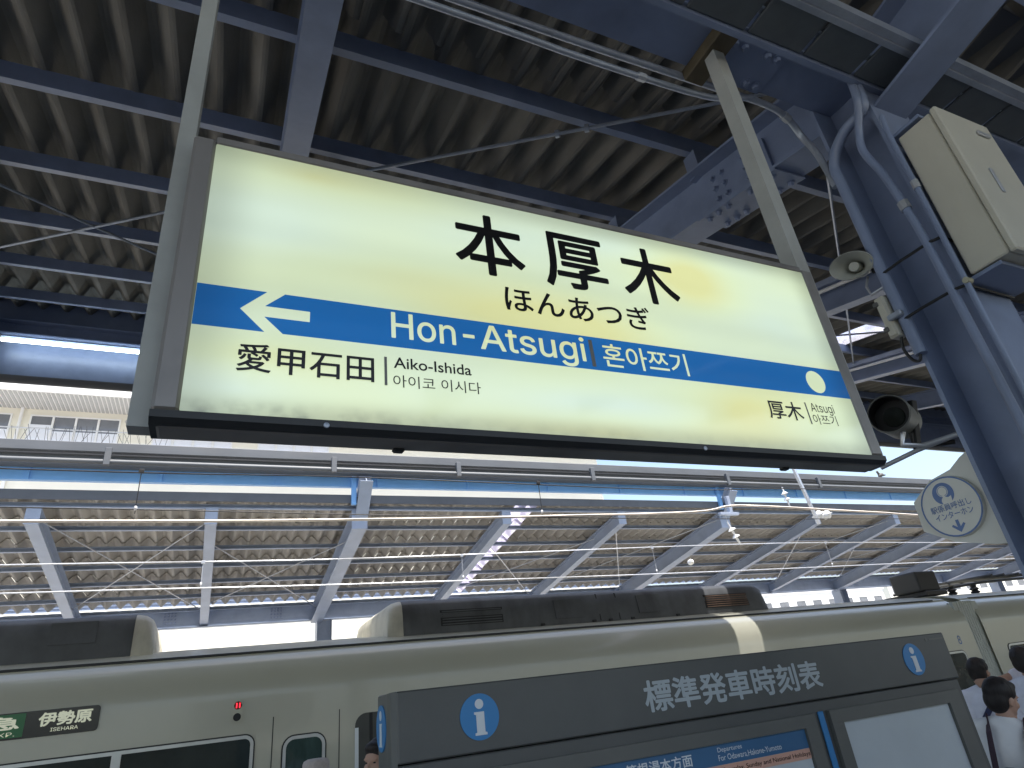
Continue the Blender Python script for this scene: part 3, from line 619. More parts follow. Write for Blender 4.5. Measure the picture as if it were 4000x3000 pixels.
isg = thing('intercom_sign', 'cream plate with a round blue-ringed call intercom notice on the column', 'sign', (2.53, 1.45, 2.02))
MB().prism([(2.525, y, z) for y, z in ((1.285, 1.99), (1.37, 2.005), (1.50, 2.045), (1.60, 2.11), (1.595, 2.225), (1.50, 2.285), (1.41, 2.30), (1.36, 2.33), (1.285, 2.36))], (0.02, 0, 0)).build('plate', disc_m, isg)
xp = lambda xx: (lambda u, v: Vector((xx, u, v)))
dcy, dcz, dr_ = 1.452, 2.168, 0.114
def disc_x(name, cy, cz, r, x, m, n=40): return MB().poly([(x, cy + r * math.cos(2 * math.pi * k / n), cz + r * math.sin(2 * math.pi * k / n)) for k in range(n)]).build(name, m, isg)
dk = MB().lathe([(dr_, 0), (dr_, 0.014), (dr_ - 0.004, 0.018), (0, 0.018)], (2.525, dcy, dcz), (-1, 0, 0), 48).build('disc', disc_m, isg)
def ring_x(name, cy, cz, r0, r1, x, m, n=40):
    mb = MB(); a = [mb.bm.verts.new((x, cy + r0 * math.cos(2 * math.pi * k / n), cz + r0 * math.sin(2 * math.pi * k / n))) for k in range(n)]
    b = [mb.bm.verts.new((x, cy + r1 * math.cos(2 * math.pi * k / n), cz + r1 * math.sin(2 * math.pi * k / n))) for k in range(n)]
    for k in range(n): mb.bm.faces.new((a[k], a[(k + 1) % n], b[(k + 1) % n], b[k]))
    return mb.build(name, m, isg)
ring_x('blue_ring', dcy, dcz, 0.1125, 0.1065, 2.506, disc_blue)
px = dcy + 0.008; pz = dcz + 0.052
disc_x('pictogram', px, pz, 0.041, 2.5062, disc_blue)
ring_x('button_ring', px, pz + 0.008, 0.021, 0.0185, 2.5058, disc_m); disc_x('button', px, pz + 0.008, 0.0165, 2.5058, disc_m, 24)
MB().poly([(2.5056, px + a, pz + b) for a, b in ((0.006, 0.0), (0.0, -0.002), (-0.004, -0.014), (-0.014, -0.018), (-0.026, -0.014), (-0.022, -0.044), (0.012, -0.044), (0.016, -0.028), (0.012, -0.018), (0.006, -0.014))]).build('pointing_hand', disc_m, isg)
flipx = lambda u, v: Vector((2.5058, 2 * dcy - u, v))
text('lettering', '駅係員呼出し', (dcy - 0.078, dcz - 0.012, dcy + 0.078, dcz + 0.014), flipx, disc_blue, isg, 0.008)
text('lettering', 'インターホン', (dcy - 0.072, dcz - 0.042, dcy + 0.074, dcz - 0.017), flipx, disc_blue, isg, 0.008)
MB().poly([(2.5058, dcy + a, dcz + b) for a, b in ((0.006, -0.052), (-0.006, -0.052), (-0.006, -0.078), (-0.020, -0.066), (-0.026, -0.072), (0, -0.098), (0.026, -0.072), (0.020, -0.066), (0.006, -0.078))]).build('down_arrow', disc_blue, isg)

# ------------------------------------------------------------------ fluorescent lights
def tube_light(label, p0, p1, m, back, bare=False):
    c = (Vector(p0) + Vector(p1)) / 2
    t = thing('fluorescent_light', label, 'light', c, 'fluorescent lights under the canopy')
    up = Vector((0, 0, 1)); d = (Vector(p1) - Vector(p0)).normalized()
    MB().tube([p0, p1], 0.019, 12).build('tube', m, t, 40)
    for p, s_ in ((p0, 1), (p1, -1)):
        MB().box(Vector(p) - Vector((0.02, 0.02, 0.02)) - d * s_ * 0.03, Vector(p) + Vector((0.02, 0.02, 0.045)) - d * s_ * 0.03, 0.004).build('lamp_holder', post_grey, t)
    MB().ext([(-0.012, 0.036), (0.012, 0.036), (0.012, 0.05), (-0.012, 0.05)] if bare else [(-0.035, 0.034), (0.035, 0.034), (0.05, 0.085), (-0.05, 0.085)], Vector(p0) - d * 0.05, Vector(p1) + d * 0.05).build('batten', back, t)
tube_light('lit white fluorescent tube along the eave left of the station sign', (-2.20, 6.93, 5.505), (-0.84, 6.93, 5.505), tube_on, steel, True)
tube_light('pale fluorescent tube under the rafter just right of the station sign', (7.78, 3.9, 4.98), (7.78, 5.25, 5.30), tube_off, steel)
tube_light('pale fluorescent tube above the hood, higher up the canopy', (5.06, 2.75, 4.74), (5.06, 3.5, 4.92), tube_off, steel)

# ------------------------------------------------------------------ timetable board
TY = 2.0
tt = thing('timetable_board', 'wide charcoal departure timetable board with blue information discs', 'timetable board', (1.75, 2.1, GROUND))
MB().box((0.506, TY, 1.572), (3.0, TY + 0.24, 1.757), 0.004).build('header', board_m, tt)
MB().box((0.506, TY + 0.012, 0.55), (3.0, TY + 0.24, 1.568), 0.004).build('body', board_m, tt)
MB().prism([(0.506, TY + 0.004, 1.757), (0.490, TY + 0.010, 1.756), (0.490, TY + 0.05, 1.755), (0.497, TY + 0.20, 1.748), (0.506, TY + 0.21, 1.745)], (0, 0, -1.21)).build('end_cap', board_lt, tt)
for x in (0.8, 2.7): MB().box((x - 0.05, TY + 0.06, GROUND), (x + 0.05, TY + 0.18, 0.55), 0.004).build('leg', board_m, tt)
for cx in (0.757, 2.749):
    d_ = flat_y('information_disc', circ(cx, 1.665, 0.0625), TY - 0.003, 0.0028, info_blue, tt)
    flat_y('letter_dot', circ(cx, 1.699, 0.0135, 24), TY - 0.0046, 0.0014, info_white, d_)
    flat_y('letter_stem', [(cx - 0.018, 1.616), (cx + 0.020, 1.616), (cx + 0.020, 1.622), (cx + 0.014, 1.624), (cx + 0.014, 1.678), (cx - 0.018, 1.678), (cx - 0.018, 1.672), (cx - 0.012, 1.670), (cx - 0.012, 1.624), (cx - 0.018, 1.622)], TY - 0.0046, 0.0014, info_white, d_)
sd_ = MB().prism([(0.489, TY + 0.13 + 0.06 * math.cos(2 * math.pi * k / 32), 1.665 + 0.0625 * math.sin(2 * math.pi * k / 32)) for k in range(32)], (0.004, 0, 0)).build('side_disc', info_blue, tt)
MB().prism([(0.4875, TY + 0.13 + a, 1.665 + b) for a, b in ((-0.018, -0.049), (0.02, -0.049), (0.012, -0.04), (0.012, 0.013), (-0.018, 0.013), (-0.012, 0.005), (-0.012, -0.04))], (0.0012, 0, 0)).build('letter_stem', info_white, sd_)
MB().prism([(0.4875, TY + 0.13 + 0.013 * math.cos(k * math.pi / 8), 1.699 + 0.0135 * math.sin(k * math.pi / 8)) for k in range(16)], (0.0012, 0, 0)).build('letter_dot', info_white, sd_)
text('header_lettering', '標準発車時刻表', (1.353, 1.609, 2.186, 1.708), yplane(TY - 0.0015), letter_grey, tt, 0.022)
lg = flat_y('maker_mark', rrect(2.89, 1.732, 2.985, 1.738, 0.002), TY - 0.0012, 0.001, board_lt, tt); flat_y('maker_mark', circ(2.872, 1.735, 0.008, 16), TY - 0.0012, 0.001, board_lt, tt)
def case(x0, x1, ix0, ix1, z1, iz1, parent):
    fr = frame_y('case_frame', [(x0, 0.62), (x1, 0.62), (x1, z1), (x0, z1)], [(ix0, 0.70), (ix1, 0.70), (ix1, iz1), (ix0, iz1)], TY - 0.006, 0.016, board_lt, parent)
    return fr
case(0.56, 2.090, 0.62, 2.030, 1.529, 1.487, tt); case(2.168, 2.950, 2.228, 2.868, 1.531, 1.486, tt)
MB().box((2.120, TY + 0.004, 0.62), (2.148, TY + 0.011, 1.532), 0.002).build('blue_strip', info_blue, tt)
pst = flat_y('timetable_sheet', [(0.622, 0.702), (2.028, 0.702), (2.028, 1.486), (0.622, 1.486)], TY + 0.006, 0.004, poster_white, tt)
flat_y('blue_heading', [(0.622, 1.425), (2.028, 1.425), (2.028, 1.4855), (0.622, 1.4855)], TY + 0.0045, 0.001, poster_blue, pst)
flat_y('salmon_heading', [(0.622, 1.392), (2.028, 1.392), (2.028, 1.4245), (0.622, 1.4245)], TY + 0.0045, 0.001, poster_pink, pst)
tp = yplane(TY + 0.0036)
text('heading_lettering', '小田原・箱根湯本方面', (1.06, 1.437, 1.50, 1.473), tp, info_white, pst, 0.015)
text('heading_lettering', 'Departures', (1.612, 1.458, 1.720, 1.476), tp, info_white, pst, plain=True)
text('heading_lettering', 'For Odawara,Hakone-Yumoto', (1.610, 1.434, 1.898, 1.454), tp, info_white, pst, plain=True)
text('heading_lettering', 'Saturday, Sunday and National Holidays', (1.62, 1.398, 2.024, 1.416), tp, ink, pst, plain=True)
flat_y('notice_sheet', [(2.230, 0.702), (2.866, 0.702), (2.866, 1.485), (2.230, 1.485)], TY + 0.006, 0.004, poster_white, tt)
MB().lathe([(0.007, 0), (0.007, 0.006), (0, 0.008)], (2.19, TY - 0.006, 1.31), (0, -1, 0), 12).build('lock', galv_lt, tt)

# ------------------------------------------------------------------ train
TRY = 7.0
def train_car(label, x0, x1, first):
    car = thing('train_car', label, 'train car', ((x0 + x1) / 2, TRY + 1.45, -1.1), 'cars of the ivory train')
    half = [(0.0, -0.25), (0.0, 1.98), (0.012, 2.10), (0.045, 2.20), (0.10, 2.285), (0.17, 2.345), (0.23, 2.378), (0.235, 2.398), (0.30, 2.42), (0.5, 2.475), (0.8, 2.525), (1.45, 2.56)]
    prof = half + [(2.9 - y, z) for y, z in half[-2::-1]]
    n = 8; st = []
    for k in range(n + 1):
        a = R(90 * k / n); st.append((x0 + 0.28 * (1 - math.sin(a)), 0.20 * (1 - math.cos(math.pi / 2 - a)) * 0.9))
    st2 = [(x0 + x1 - x, i) for x, i in st[::-1]]
    rings = []
    for x, ins in st + st2:
        rings.append([(x, TRY + (y if False else (y + ins * (1 - 2 * y / 2.9))), z - ins * 0.25 * (1 if z > 2.3 else 0)) for y, z in prof])
    MB().loft(rings).build('body', ivory, car, 35)
    MB().ext([(0, 0), (-0.018, 0.004), (-0.018, 0.026), (0, 0.022)][::-1], (x0 + 0.3, TRY + 0.232, 2.386), (x1 - 0.3, TRY + 0.232, 2.386)).build('rain_gutter', rubber, car)
    MB().ext([(0.0, 0), (1.2, 0.10), (2.4, 0), (2.4, 0.02), (1.2, 0.12), (0, 0.02)], (x1 - 0.35, TRY + 2.65, 2.44), (x0 + 0.35, TRY + 2.65, 2.44)).build('roof_cover', roof_grey, car) if False else None
    MB().box((x0 + 0.4, TRY + 0.25, -0.75), (x1 - 0.4, TRY + 2.65, -0.25)).build('underframe', rubber, car)
    MB().box((x0 + 0.3, TRY - 0.004, 0.35), (x1 - 0.3, TRY, 0.60)).build('blue_stripe', info_blue, car)
    return car
def window(car, x0, x1, z0, z1, r, glass, fw=0.028, dx=()):
    w = frame_y('window_frame', rrect(x0, z0, x1, z1, r), rrect(x0 + fw, z0 + fw, x1 - fw, z1 - fw, max(r - fw, 0.01)), TRY - 0.012, 0.012, alu, car)
    frame_y('rubber_seal', rrect(x0 - 0.012, z0 - 0.012, x1 + 0.012, z1 + 0.012, r + 0.012), rrect(x0, z0, x1, z1, r), TRY - 0.007, 0.007, rubber, w)
    flat_y('pane', rrect(x0 + fw, z0 + fw, x1 - fw, z1 - fw, max(r - fw, 0.01)), TRY - 0.005, 0.004, glass, w)
    for x in dx: MB().box((x - 0.035, TRY - 0.016, z0 + fw), (x + 0.035, TRY - 0.006, z1 - fw)).build('mullion', alu, w)
    return w
car1 = train_car('ivory commuter train car with destination roll sign above its windows', -9.0, 11.22, True)
window(car1, -2.75, 0.44, 0.78, 1.675, 0.08, glass_dark, dx=(-1.72, -0.64))
window(car1, -6.0, -4.2, 0.78, 1.675, 0.08, glass_dark)
dw = window(car1, 0.695, 1.075, 0.72, 1.62, 0.10, glass_green)
door = flat_y('doorway', rrect(1.355, -0.1, 2.66, 1.742, 0.11, corners=(0, 0, 1, 1)), TRY - 0.004, 0.003, mat('dark_doorway', (0.05, 0.052, 0.045), 0.4, var=0.25, scale=2), car1)
MB().box((1.352, TRY - 0.008, -0.1), (1.388, TRY - 0.002, 1.62)).build('door_edge', mat('bright_door_edge', (0.80, 0.83, 0.84), 0.3, var=0.05), door)
MB().box((1.495, TRY - 0.007, -0.1), (1.525, TRY - 0.003, 1.74)).build('door_gap', black_m, door)
MB().box((2.0, TRY - 0.007, -0.1), (2.02, TRY - 0.003, 1.74)).build('door_gap', black_m, door)
for a, b in ((2.05, 3.9), (6.4, 8.2)): window(car1, a, b, 0.78, 1.66, 0.08, glass_dark)
window(car1, 10.15, 10.86, 0.78, 1.61, 0.08, glass_dark)
for x in (4.4, 5.05): window(car1, x, x + 0.38, 0.72, 1.62, 0.10, glass_green)
for x in (0.60, 1.205): MB().box((x - 0.004, TRY - 0.003, -0.1), (x + 0.004, TRY + 0.001, 1.80)).build('door_seam', rubber, car1)
# destination roll sign
ds = flat_y('destination_sign', rrect(-2.02, 1.852, -0.812, 2.05, 0.03), TRY - 0.010, 0.010, roll_black, car1)
flat_y('green_panel', [(-1.99, 1.866), (-1.338, 1.866), (-1.338, 2.040), (-1.99, 2.040)], TRY - 0.0125, 0.002, green_roll, ds)
dp = yplane(TRY - 0.0145)
text('roll_lettering', '準急', (-1.80, 1.925, -1.37, 2.025), dp, roll_text, ds, 0.03); text('roll_lettering', 'SEMI-EXP.', (-1.80, 1.876, -1.39, 1.908), dp, roll_text, ds)
text('roll_lettering', '伊勢原', (-1.245, 1.925, -0.865, 2.03), dp, roll_text, ds, 0.035); text('roll_lettering', 'ISEHARA', (-1.15, 1.882, -0.955, 1.91), dp, roll_text, ds, 0.01)
lp = flat_y('side_lamp', rrect(0.232, 1.782, 0.332, 1.972, 0.048), TRY - 0.014, 0.014, ivory, car1)
flat_y('red_lens', circ(0.284, 1.928, 0.034, 24), TRY - 0.0165, 0.003, mat('dark_red_lens', (0.12, 0.01, 0.012), 0.2), lp)
for a in (-0.016, 0.010): flat_y('red_bar', rrect(0.284 + a, 1.907, 0.292 + a, 1.949, 0.002), TRY - 0.018, 0.0014, led_red, lp)
flat_y('dark_lens', circ(0.282, 1.832, 0.033, 24), TRY - 0.0165, 0.003, black_m, lp)
text('car_number', '8', (10.80, 1.70, 10.885, 1.83), yplane(TRY - 0.002), disc_blue, car1, 0.01)
# roof coolers
def cooler(car, x0, x1, detail):
    y0, y1 = 7.50, 9.40; zb, zt = 2.47, 2.885
    sec = [(y0, zb), (y0 + 0.015, zb + 0.22), (y0 + 0.045, zt - 0.07), (y0 + 0.10, zt - 0.02), (y0 + 0.2, zt), (y1 - 0.2, zt), (y1 - 0.10, zt - 0.02), (y1 - 0.045, zt - 0.07), (y1, zb)]
    def ring(x, sx, k): return [(x, 8.45 + (y - 8.45) * (1 - sx), zb + (z - zb) * k) for y, z in sec]
    c = MB().loft([ring(x0 + 0.18, 0.0, 1.0), ring(x1 - 0.16, 0.0, 1.0)]).build('roof_cooler', ac_m, car, 50)
    MB().loft([ring(x0, 0.02, 0.55), ring(x0 + 0.02, 0.012, 0.8), ring(x0 + 0.09, 0.006, 0.95), ring(x0 + 0.178, 0.002, 0.998)]).build('cooler_end', ac_pale, c, 60)
    MB().loft([ring(x1 - 0.158, 0.002, 0.998), ring(x1 - 0.07, 0.006, 0.96), ring(x1 - 0.01, 0.014, 0.86), ring(x1 + 0.03, 0.02, 0.4)]).build('cooler_end', ac_pale if not detail else ac_m, c, 60)
    yy = y0 + 0.01
    def panel_on(name, px0, px1, pz0, pz1, m, t=0.012):
        lean = lambda z: y0 + 0.015 * (z - zb) / 0.22 if z < zb + 0.22 else y0 + 0.015 + 0.03 * (z - zb - 0.22) / 0.125
        return MB().loft([[(px0, lean(pz0) - t, pz0), (px1, lean(pz0) - t, pz0), (px1, lean(pz1) - t, pz1), (px0, lean(pz1) - t, pz1)], [(px0, lean(pz0) + 0.02, pz0), (px1, lean(pz0) + 0.02, pz0), (px1, lean(pz1) + 0.02, pz1), (px0, lean(pz1) + 0.02, pz1)]]).build(name, m, c)
    if detail:
        for a, b in ((2.45, 3.25), (6.40, 7.21)):
            panel_on('vent_recess', a, b, 2.555, 2.735, black_m, 0.004)
            for k in range(6): panel_on('louvre', a + 0.02, b - 0.02, 2.565 + 0.029 * k, 2.577 + 0.029 * k, ac_m if a < 5 else mat('rusty_louvre', (0.16, 0.10, 0.07), 0.6, var=0.3), 0.016)
        panel_on('access_panel', 3.975, 4.385, 2.548, 2.78, ac_m, 0.014); panel_on('access_panel', 5.25, 5.635, 2.552, 2.785, ac_m, 0.014)
        for x in (4.63, 4.93): panel_on('seam', x - 0.007, x + 0.007, 2.49, 2.83, black_m, 0.006)
        for x in (3.75, 4.5, 4.75, 5.1, 5.85): panel_on('foot_bolt', x, x + 0.05, 2.478, 2.505, black_m, 0.02)
    else:
        panel_on('access_panel', -1.39, -1.01, 2.62, 2.82, ac_m, 0.012)
    return c
cooler(car1, -5.2, -0.54, False); cooler(car1, 1.82, 7.54, True)
car2 = train_car('second ivory train car beyond the coupling at the right', 11.58, 31.0, False)
window(car2, 11.99, 13.4, 0.78, 1.62, 0.08, glass_dark); window(car2, 14.6, 16.4, 0.78, 1.66, 0.08, glass_dark)
gw = MB()
for k in range(7): gw.box((11.20 + 0.058 * k, TRY + 0.035, -0.1), (11.248 + 0.058 * k, TRY + 2.865, 2.34))
gw.box((11.1, TRY + 0.045, -0.05), (11.72, TRY + 2.855, 2.33)).build('gangway', mat('pale_gangway_canvas', (0.52, 0.53, 0.47), 0.6, var=0.1), car1)
# unseen train cars added behind the viewer for shade and reflections
TRY = -8.25
unseen_car_near = train_car('unseen ivory train car added behind the viewer for shade and reflections, nearer the sign', -20.0, 17.0, False)
unseen_car_far = train_car('unseen ivory train car added behind the viewer for shade and reflections, farther along', 23.0, 44.0, False)
TRY = 7.0
# folded pantograph
pg = MB().box((11.85, 7.9, 2.56), (12.45, 9.0, 2.64), 0.01).build('pantograph_base', rubber, car2)
MB().box((11.80, 7.95, 2.64), (12.38, 8.5, 3.0), 0.03, seg=2).build('drive_box', rubber, pg)
for x in (11.25 + 0.9, 12.9, 13.6): MB().lathe([(0.05, 0), (0.09, 0.03), (0.05, 0.06), (0.09, 0.09), (0.05, 0.12), (0.06, 0.16)], (x, 8.1, 2.55), (0, 0, 1), 14).build('roof_insulator', rubber, pg)
for z, y in ((2.74, 8.1), (2.80, 8.8)):
    MB().tube([(12.2, y, z - 0.1), (14.0, y, z + 0.02), (15.6, y, z + 0.05)], 0.025, 8).build('pantograph_arm', rubber, pg)
for x in (14.0, 14.4, 14.9, 15.3): MB().tube([(x, 7.9, 2.85), (x, 9.1, 2.88)], 0.03, 8).build('pantograph_bar', rubber, pg)

# ------------------------------------------------------------------ overhead line
def wire(name, label, pts, r, m):
    return tag(MB().tube(spline(pts, 5), r, 6).build(name, m, None, 60), label, 'wire')
w_m = wire('messenger_wire', 'topmost black overhead wire, just under the sunlit blue beam', [(-14, 8.45, 4.80), (-2.36, 8.45, 4.67), (1.68, 8.45, 4.69), (7, 8.45, 4.63), (10.0, 8.45, 4.72), (13.7, 8.45, 4.72), (34, 8.45, 4.9)], 0.008, wire_m)
w_a = wire('auxiliary_wire', 'thin black wire running just above the pale contact wire', [(-14, 8.45, 4.30), (-2.26, 8.45, 4.22), (1.68, 8.45, 4.16), (7, 8.45, 4.12), (14, 8.45, 4.14), (34, 8.45, 4.2)], 0.007, wire_m)
w_c = wire('contact_wire', 'thick pale contact wire that kinks upward at the right', [(-14, 8.45, 4.07), (-2.2, 8.45, 4.06), (1.68, 8.45, 4.09), (4.5, 8.45, 4.15), (7.43, 8.45, 4.24), (8.32, 8.45, 4.36), (9.5, 8.45, 4.35), (12, 8.45, 4.27), (16, 8.45, 4.16), (34, 8.45, 3.9)], 0.018, wire_br)
w_2a = wire('auxiliary_wire', 'upper of the two pale wires over the farther track', [(-14, 12.2, 4.44), (-3, 12.2, 4.42), (2.4, 12.2, 4.40), (10.4, 12.2, 4.53), (15, 12.2, 4.55), (22.7, 12.2, 4.47), (40, 12.2, 4.4)], 0.012, galv_lt)
w_2c = wire('contact_wire', 'lower of the two pale wires over the farther track', [(-14, 12.2, 4.02), (-3, 12.2, 3.99), (2.4, 12.2, 3.93), (10.2, 12.2, 3.90), (22.7, 12.2, 3.94), (40, 12.2, 3.9)], 0.012, galv_lt)
def dropper(parent, x, y, z0, z1, ins, m=wire_m):
    o = MB().tube([(x, y, z0), (x, y, z1)], 0.006, 6).build('dropper', m, parent)
    if ins: MB().lathe([(0.0, 0.03), (0.012, 0.025), (0.02, 0.0), (0.012, -0.025), (0, -0.03)], (x, y, z1 + 0.07), (0, 0, 1), 12).build('bead', insul_m, o, 50)
    MB().box((x - 0.03, y - 0.016, z0 - 0.03), (x + 0.03, y + 0.016, z0 + 0.02), 0.004).build('clip', m, o)
for x in (-0.96, 4.48): dropper(w_m, x, 8.45, 4.69, 4.15, True)
for x, a, b in ((-0.24, 4.40, 3.96), (4.5, 4.42, 3.92), (9.23, 4.50, 3.90), (14.95, 4.55, 3.91)): dropper(w_2a, x, 12.2, a, b, True, galv_lt)
def insulator(label, p0, p1, n, r, group):
    p0 = Vector(p0); p1 = Vector(p1); d = (p1 - p0); L = d.length; prof = [(0.012, 0)]
    for k in range(n):
        h = L * (0.2 + 0.6 * (k + 0.5) / n); prof += [(0.018, h - 0.05), (r * 0.6, h - 0.03), (r, h), (r * 0.9, h + 0.012), (0.03, h + 0.016)]
    prof += [(0.012, L)]
    return tag(MB().lathe(prof, p0, d, 20, True).build('insulator', insul_m, None, 40), label, 'insulator', group)
G_ = 'white porcelain insulators on the overhead line'
insulator('two-disc white insulator hanging beside a far rafter, left of the others', (9.6, 10, 4.50), (9.8, 10, 4.02), 2, 0.085, G_)
insulator('white insulator against the sky under the right end of the sign', (11.47, 10, 5.30), (11.53, 10, 4.86), 2, 0.075, G_)
insulator('left one of the paired round insulators by the slanted arm', (12.34, 9.85, 4.67), (12.36, 10.2, 4.66), 2, 0.10, G_)
insulator('right one of the paired round insulators by the slanted arm', (12.60, 9.85, 4.68), (12.62, 10.2, 4.67), 2, 0.10, G_)
insulator('small round insulator low over the train cooler end', (8.36, 9.9, 3.70), (8.46, 10.1, 3.70), 2, 0.055, G_)
sa = thing('wire_support_arm', 'pale slanted steel arm hanging from the far gutter to the paired insulators', 'support arm', (12.24, 10, 4.5))
MB().ext([(-0.03, -0.03), (0.03, -0.03), (0.03, 0.03), (-0.03, 0.03)], (12.0, 10, 5.9), (12.26, 10, 4.45), (0, 1, 0)).build('arm', galv_lt, sa)
MB().tube([(12.24, 10, 4.66), (12.7, 10, 4.67)], 0.015, 6).build('pin', galv_lt, sa)
h2 = thing('wire_hanger', 'pale square hanger with two rods beside the contact wire kink', 'hanger', (9.7, 10, 4.6))
MB().box((9.45, 9.96, 4.64), (9.95, 10.04, 4.70), 0.004).build('plate', steel_far, h2)
MB().box((9.72, 9.96, 4.70), (9.80, 10.04, 5.05), 0.004).build('stem', steel_far, h2)
MB().tube([(9.6, 10, 4.64), (9.62, 10, 4.40)], 0.008, 6).build('link', galv_lt, h2)

# ------------------------------------------------------------------ far canopy
FS = 0.172; FA = math.atan(FS)
def fz(y): return 1.7 + 3.97 - FS * (y - 13.0)
fc = thing('far_canopy', 'canopy of the opposite platform, its beige corrugated underside behind the train', 'canopy', (2.4, 18.7, GROUND))
FP = 0.95
L = FP / math.cos(FA) + 0.09
FPI, FD = 0.295, 0.125
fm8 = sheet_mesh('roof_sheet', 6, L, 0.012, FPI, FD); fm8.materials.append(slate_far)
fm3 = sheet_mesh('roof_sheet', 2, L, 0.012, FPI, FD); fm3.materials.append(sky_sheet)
fxs = []; x = -8.0
while x < 62:
    if abs(x - 6.5) < 0.9 and not any(q[1] is fm3 for q in fxs) or (x > 20 and int(x / 1.736) % 8 == 0 and False): fxs.append((x, fm3, sky_sheet)); x += 2 * FPI
    else: fxs.append((x, fm8, None)); x += 6 * FPI
for k in range(6):
    y = 13.0 + FP * k
    for x, me, m in fxs: put_sheet(me, x, y - 0.09, fz(y - 0.09) + 0.012 + FD / 2, -FA + 0.032, fc, m)
for k in range(7):
    y = 13.03 + FP * k
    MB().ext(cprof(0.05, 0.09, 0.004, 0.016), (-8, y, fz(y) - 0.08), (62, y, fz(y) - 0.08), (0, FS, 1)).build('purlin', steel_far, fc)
FRX = [-6.1, -3.0, -0.2, 2.6, 5.95, 9.1, 12.4, 15.9, 19.4, 22.9, 26.4, 29.9, 33.4, 36.9, 40.4, 43.9, 47.4]
for i, x in enumerate(FRX):
    big = x in (2.6, 12.4, 22.9, 33.4)
    w, h = (0.30, 0.40) if big else (0.20, 0.30)
    y0, y1 = (12.99, 18.95)
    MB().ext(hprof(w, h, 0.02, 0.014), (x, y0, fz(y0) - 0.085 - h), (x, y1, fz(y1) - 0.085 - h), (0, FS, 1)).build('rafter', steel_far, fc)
    MB().box((x - w / 2 - 0.01, y0 - 0.012, fz(y0) - 0.085 - h - 0.01), (x + w / 2 + 0.01, y0 - 0.002, fz(y0) - 0.07)).build('end_plate', steel_far, fc)
    if big:
        MB().ext(hprof(0.26, 0.22, 0.018, 0.014), (x + 0.04, 13.05, fz(13.0) - 0.33), (x + 0.04, 12.42, 6.02), (0, 0.8, 0.6)).build('rafter_extension', steel_far, fc)
        MB().box((x - 0.20, 12.78, fz(12.9) - 0.05), (x - 0.10, 12.87, 6.30), 0.01).build('eave_bracket', sunlit_blue, fc)
        MB().ext(hprof(0.40, 0.40, 0.02, 0.016), (x, 18.95, GROUND), (x, 18.95, 4.215), (1, 0, 0)).build('column', steel_far, fc)
vb = MB().ext(hprof(0.22, 0.43, 0.02, 0.014), (-8, 18.95, 4.22), (62, 18.95, 4.22)).build('valley_beam', steel_far, fc)
for x in (-1.0, 1.55, 6.8, 16.5, 24.2): bolts(vb, [(x + a, 18.94, 4.35 + b) for a in (-0.12, -0.04, 0.04, 0.12) for b in (0.02, 0.10, 0.18, 0.24)], (0, -1, 0), 0.02, 0.03)
MB().box((-8, 12.88, 6.04), (62, 12.98, 6.34)).build('eave_beam', sunlit_blue, fc)
for k in range(16): MB().box((-3.2 + 2.05 * k, 12.845, 6.03), (-3.16 + 2.05 * k, 12.879, 6.345)).build('stiffener', sunlit_blue, fc)
MB().box((-8, 12.875, 5.69), (62, 12.90, 5.865)).build('head_flashing', mat('dark_flashing', (0.10, 0.11, 0.13), 0.5, var=0.15, scale=2), fc)
MB().box((-8, 12.45, 6.44), (62, 12.60, 6.62), 0.01).build('gutter_upper', gutter_m, fc)
gl = MB().ext([(0, 0), (0.22, 0), (0.26, 0.05), (0.26, 0.19), (0, 0.19)], (62, 12.60, 6.245), (-8, 12.60, 6.245)).build('gutter_lower', gutter_m, fc)
MB().tube([(-8, 12.30, 6.20), (62, 12.30, 6.20)], 0.045, 10).build('drain_pipe', gutter_m, fc, 50)
for x in (-1.95, 1.95, 4.6, 8.0, 12.2, 15.6): MB().box((x - 0.05, 12.24, 6.13), (x + 0.05, 12.33, 6.45), 0.006).build('gutter_bracket', gutter_m, fc)
MB().box((-8, 12.30, 6.32), (62, 12.332, 6.345)).build('gutter_lip', wire_m, fc)
spk = MB()
for k in range(42):
    x = -3.5 + 0.055 * k * (1 + 0.1 * random.random()); a = random.uniform(-0.12, 0.12); spk.tube([(x, 12.5, 6.61), (x + a, 12.5 + random.uniform(-0.05, 0.05), 6.61 + random.uniform(0.18, 0.34))], 0.004, 4)
o = spk.build('bird_spikes', wire_m, fc); o['kind'] = 'stuff'
def frod(a, b, r=0.012):
    MB().tube([(a[0], a[1], fz(a[1]) - 0.16), (b[0], b[1], fz(b[1]) - 0.16)], r, 6).build('brace_rod', galv_lt, fc)
for i in range(0, 12):
    xa, xb_ = FRX[i], FRX[i + 1]; ya, ybb = (13.3, 18.6) if i % 2 else (14.4, 18.7)
    if i in (1, 2, 4, 5, 7, 8): frod((xa, ya), (xb_, ybb)); frod((xa, ybb - 0.6), (xb_, ya))
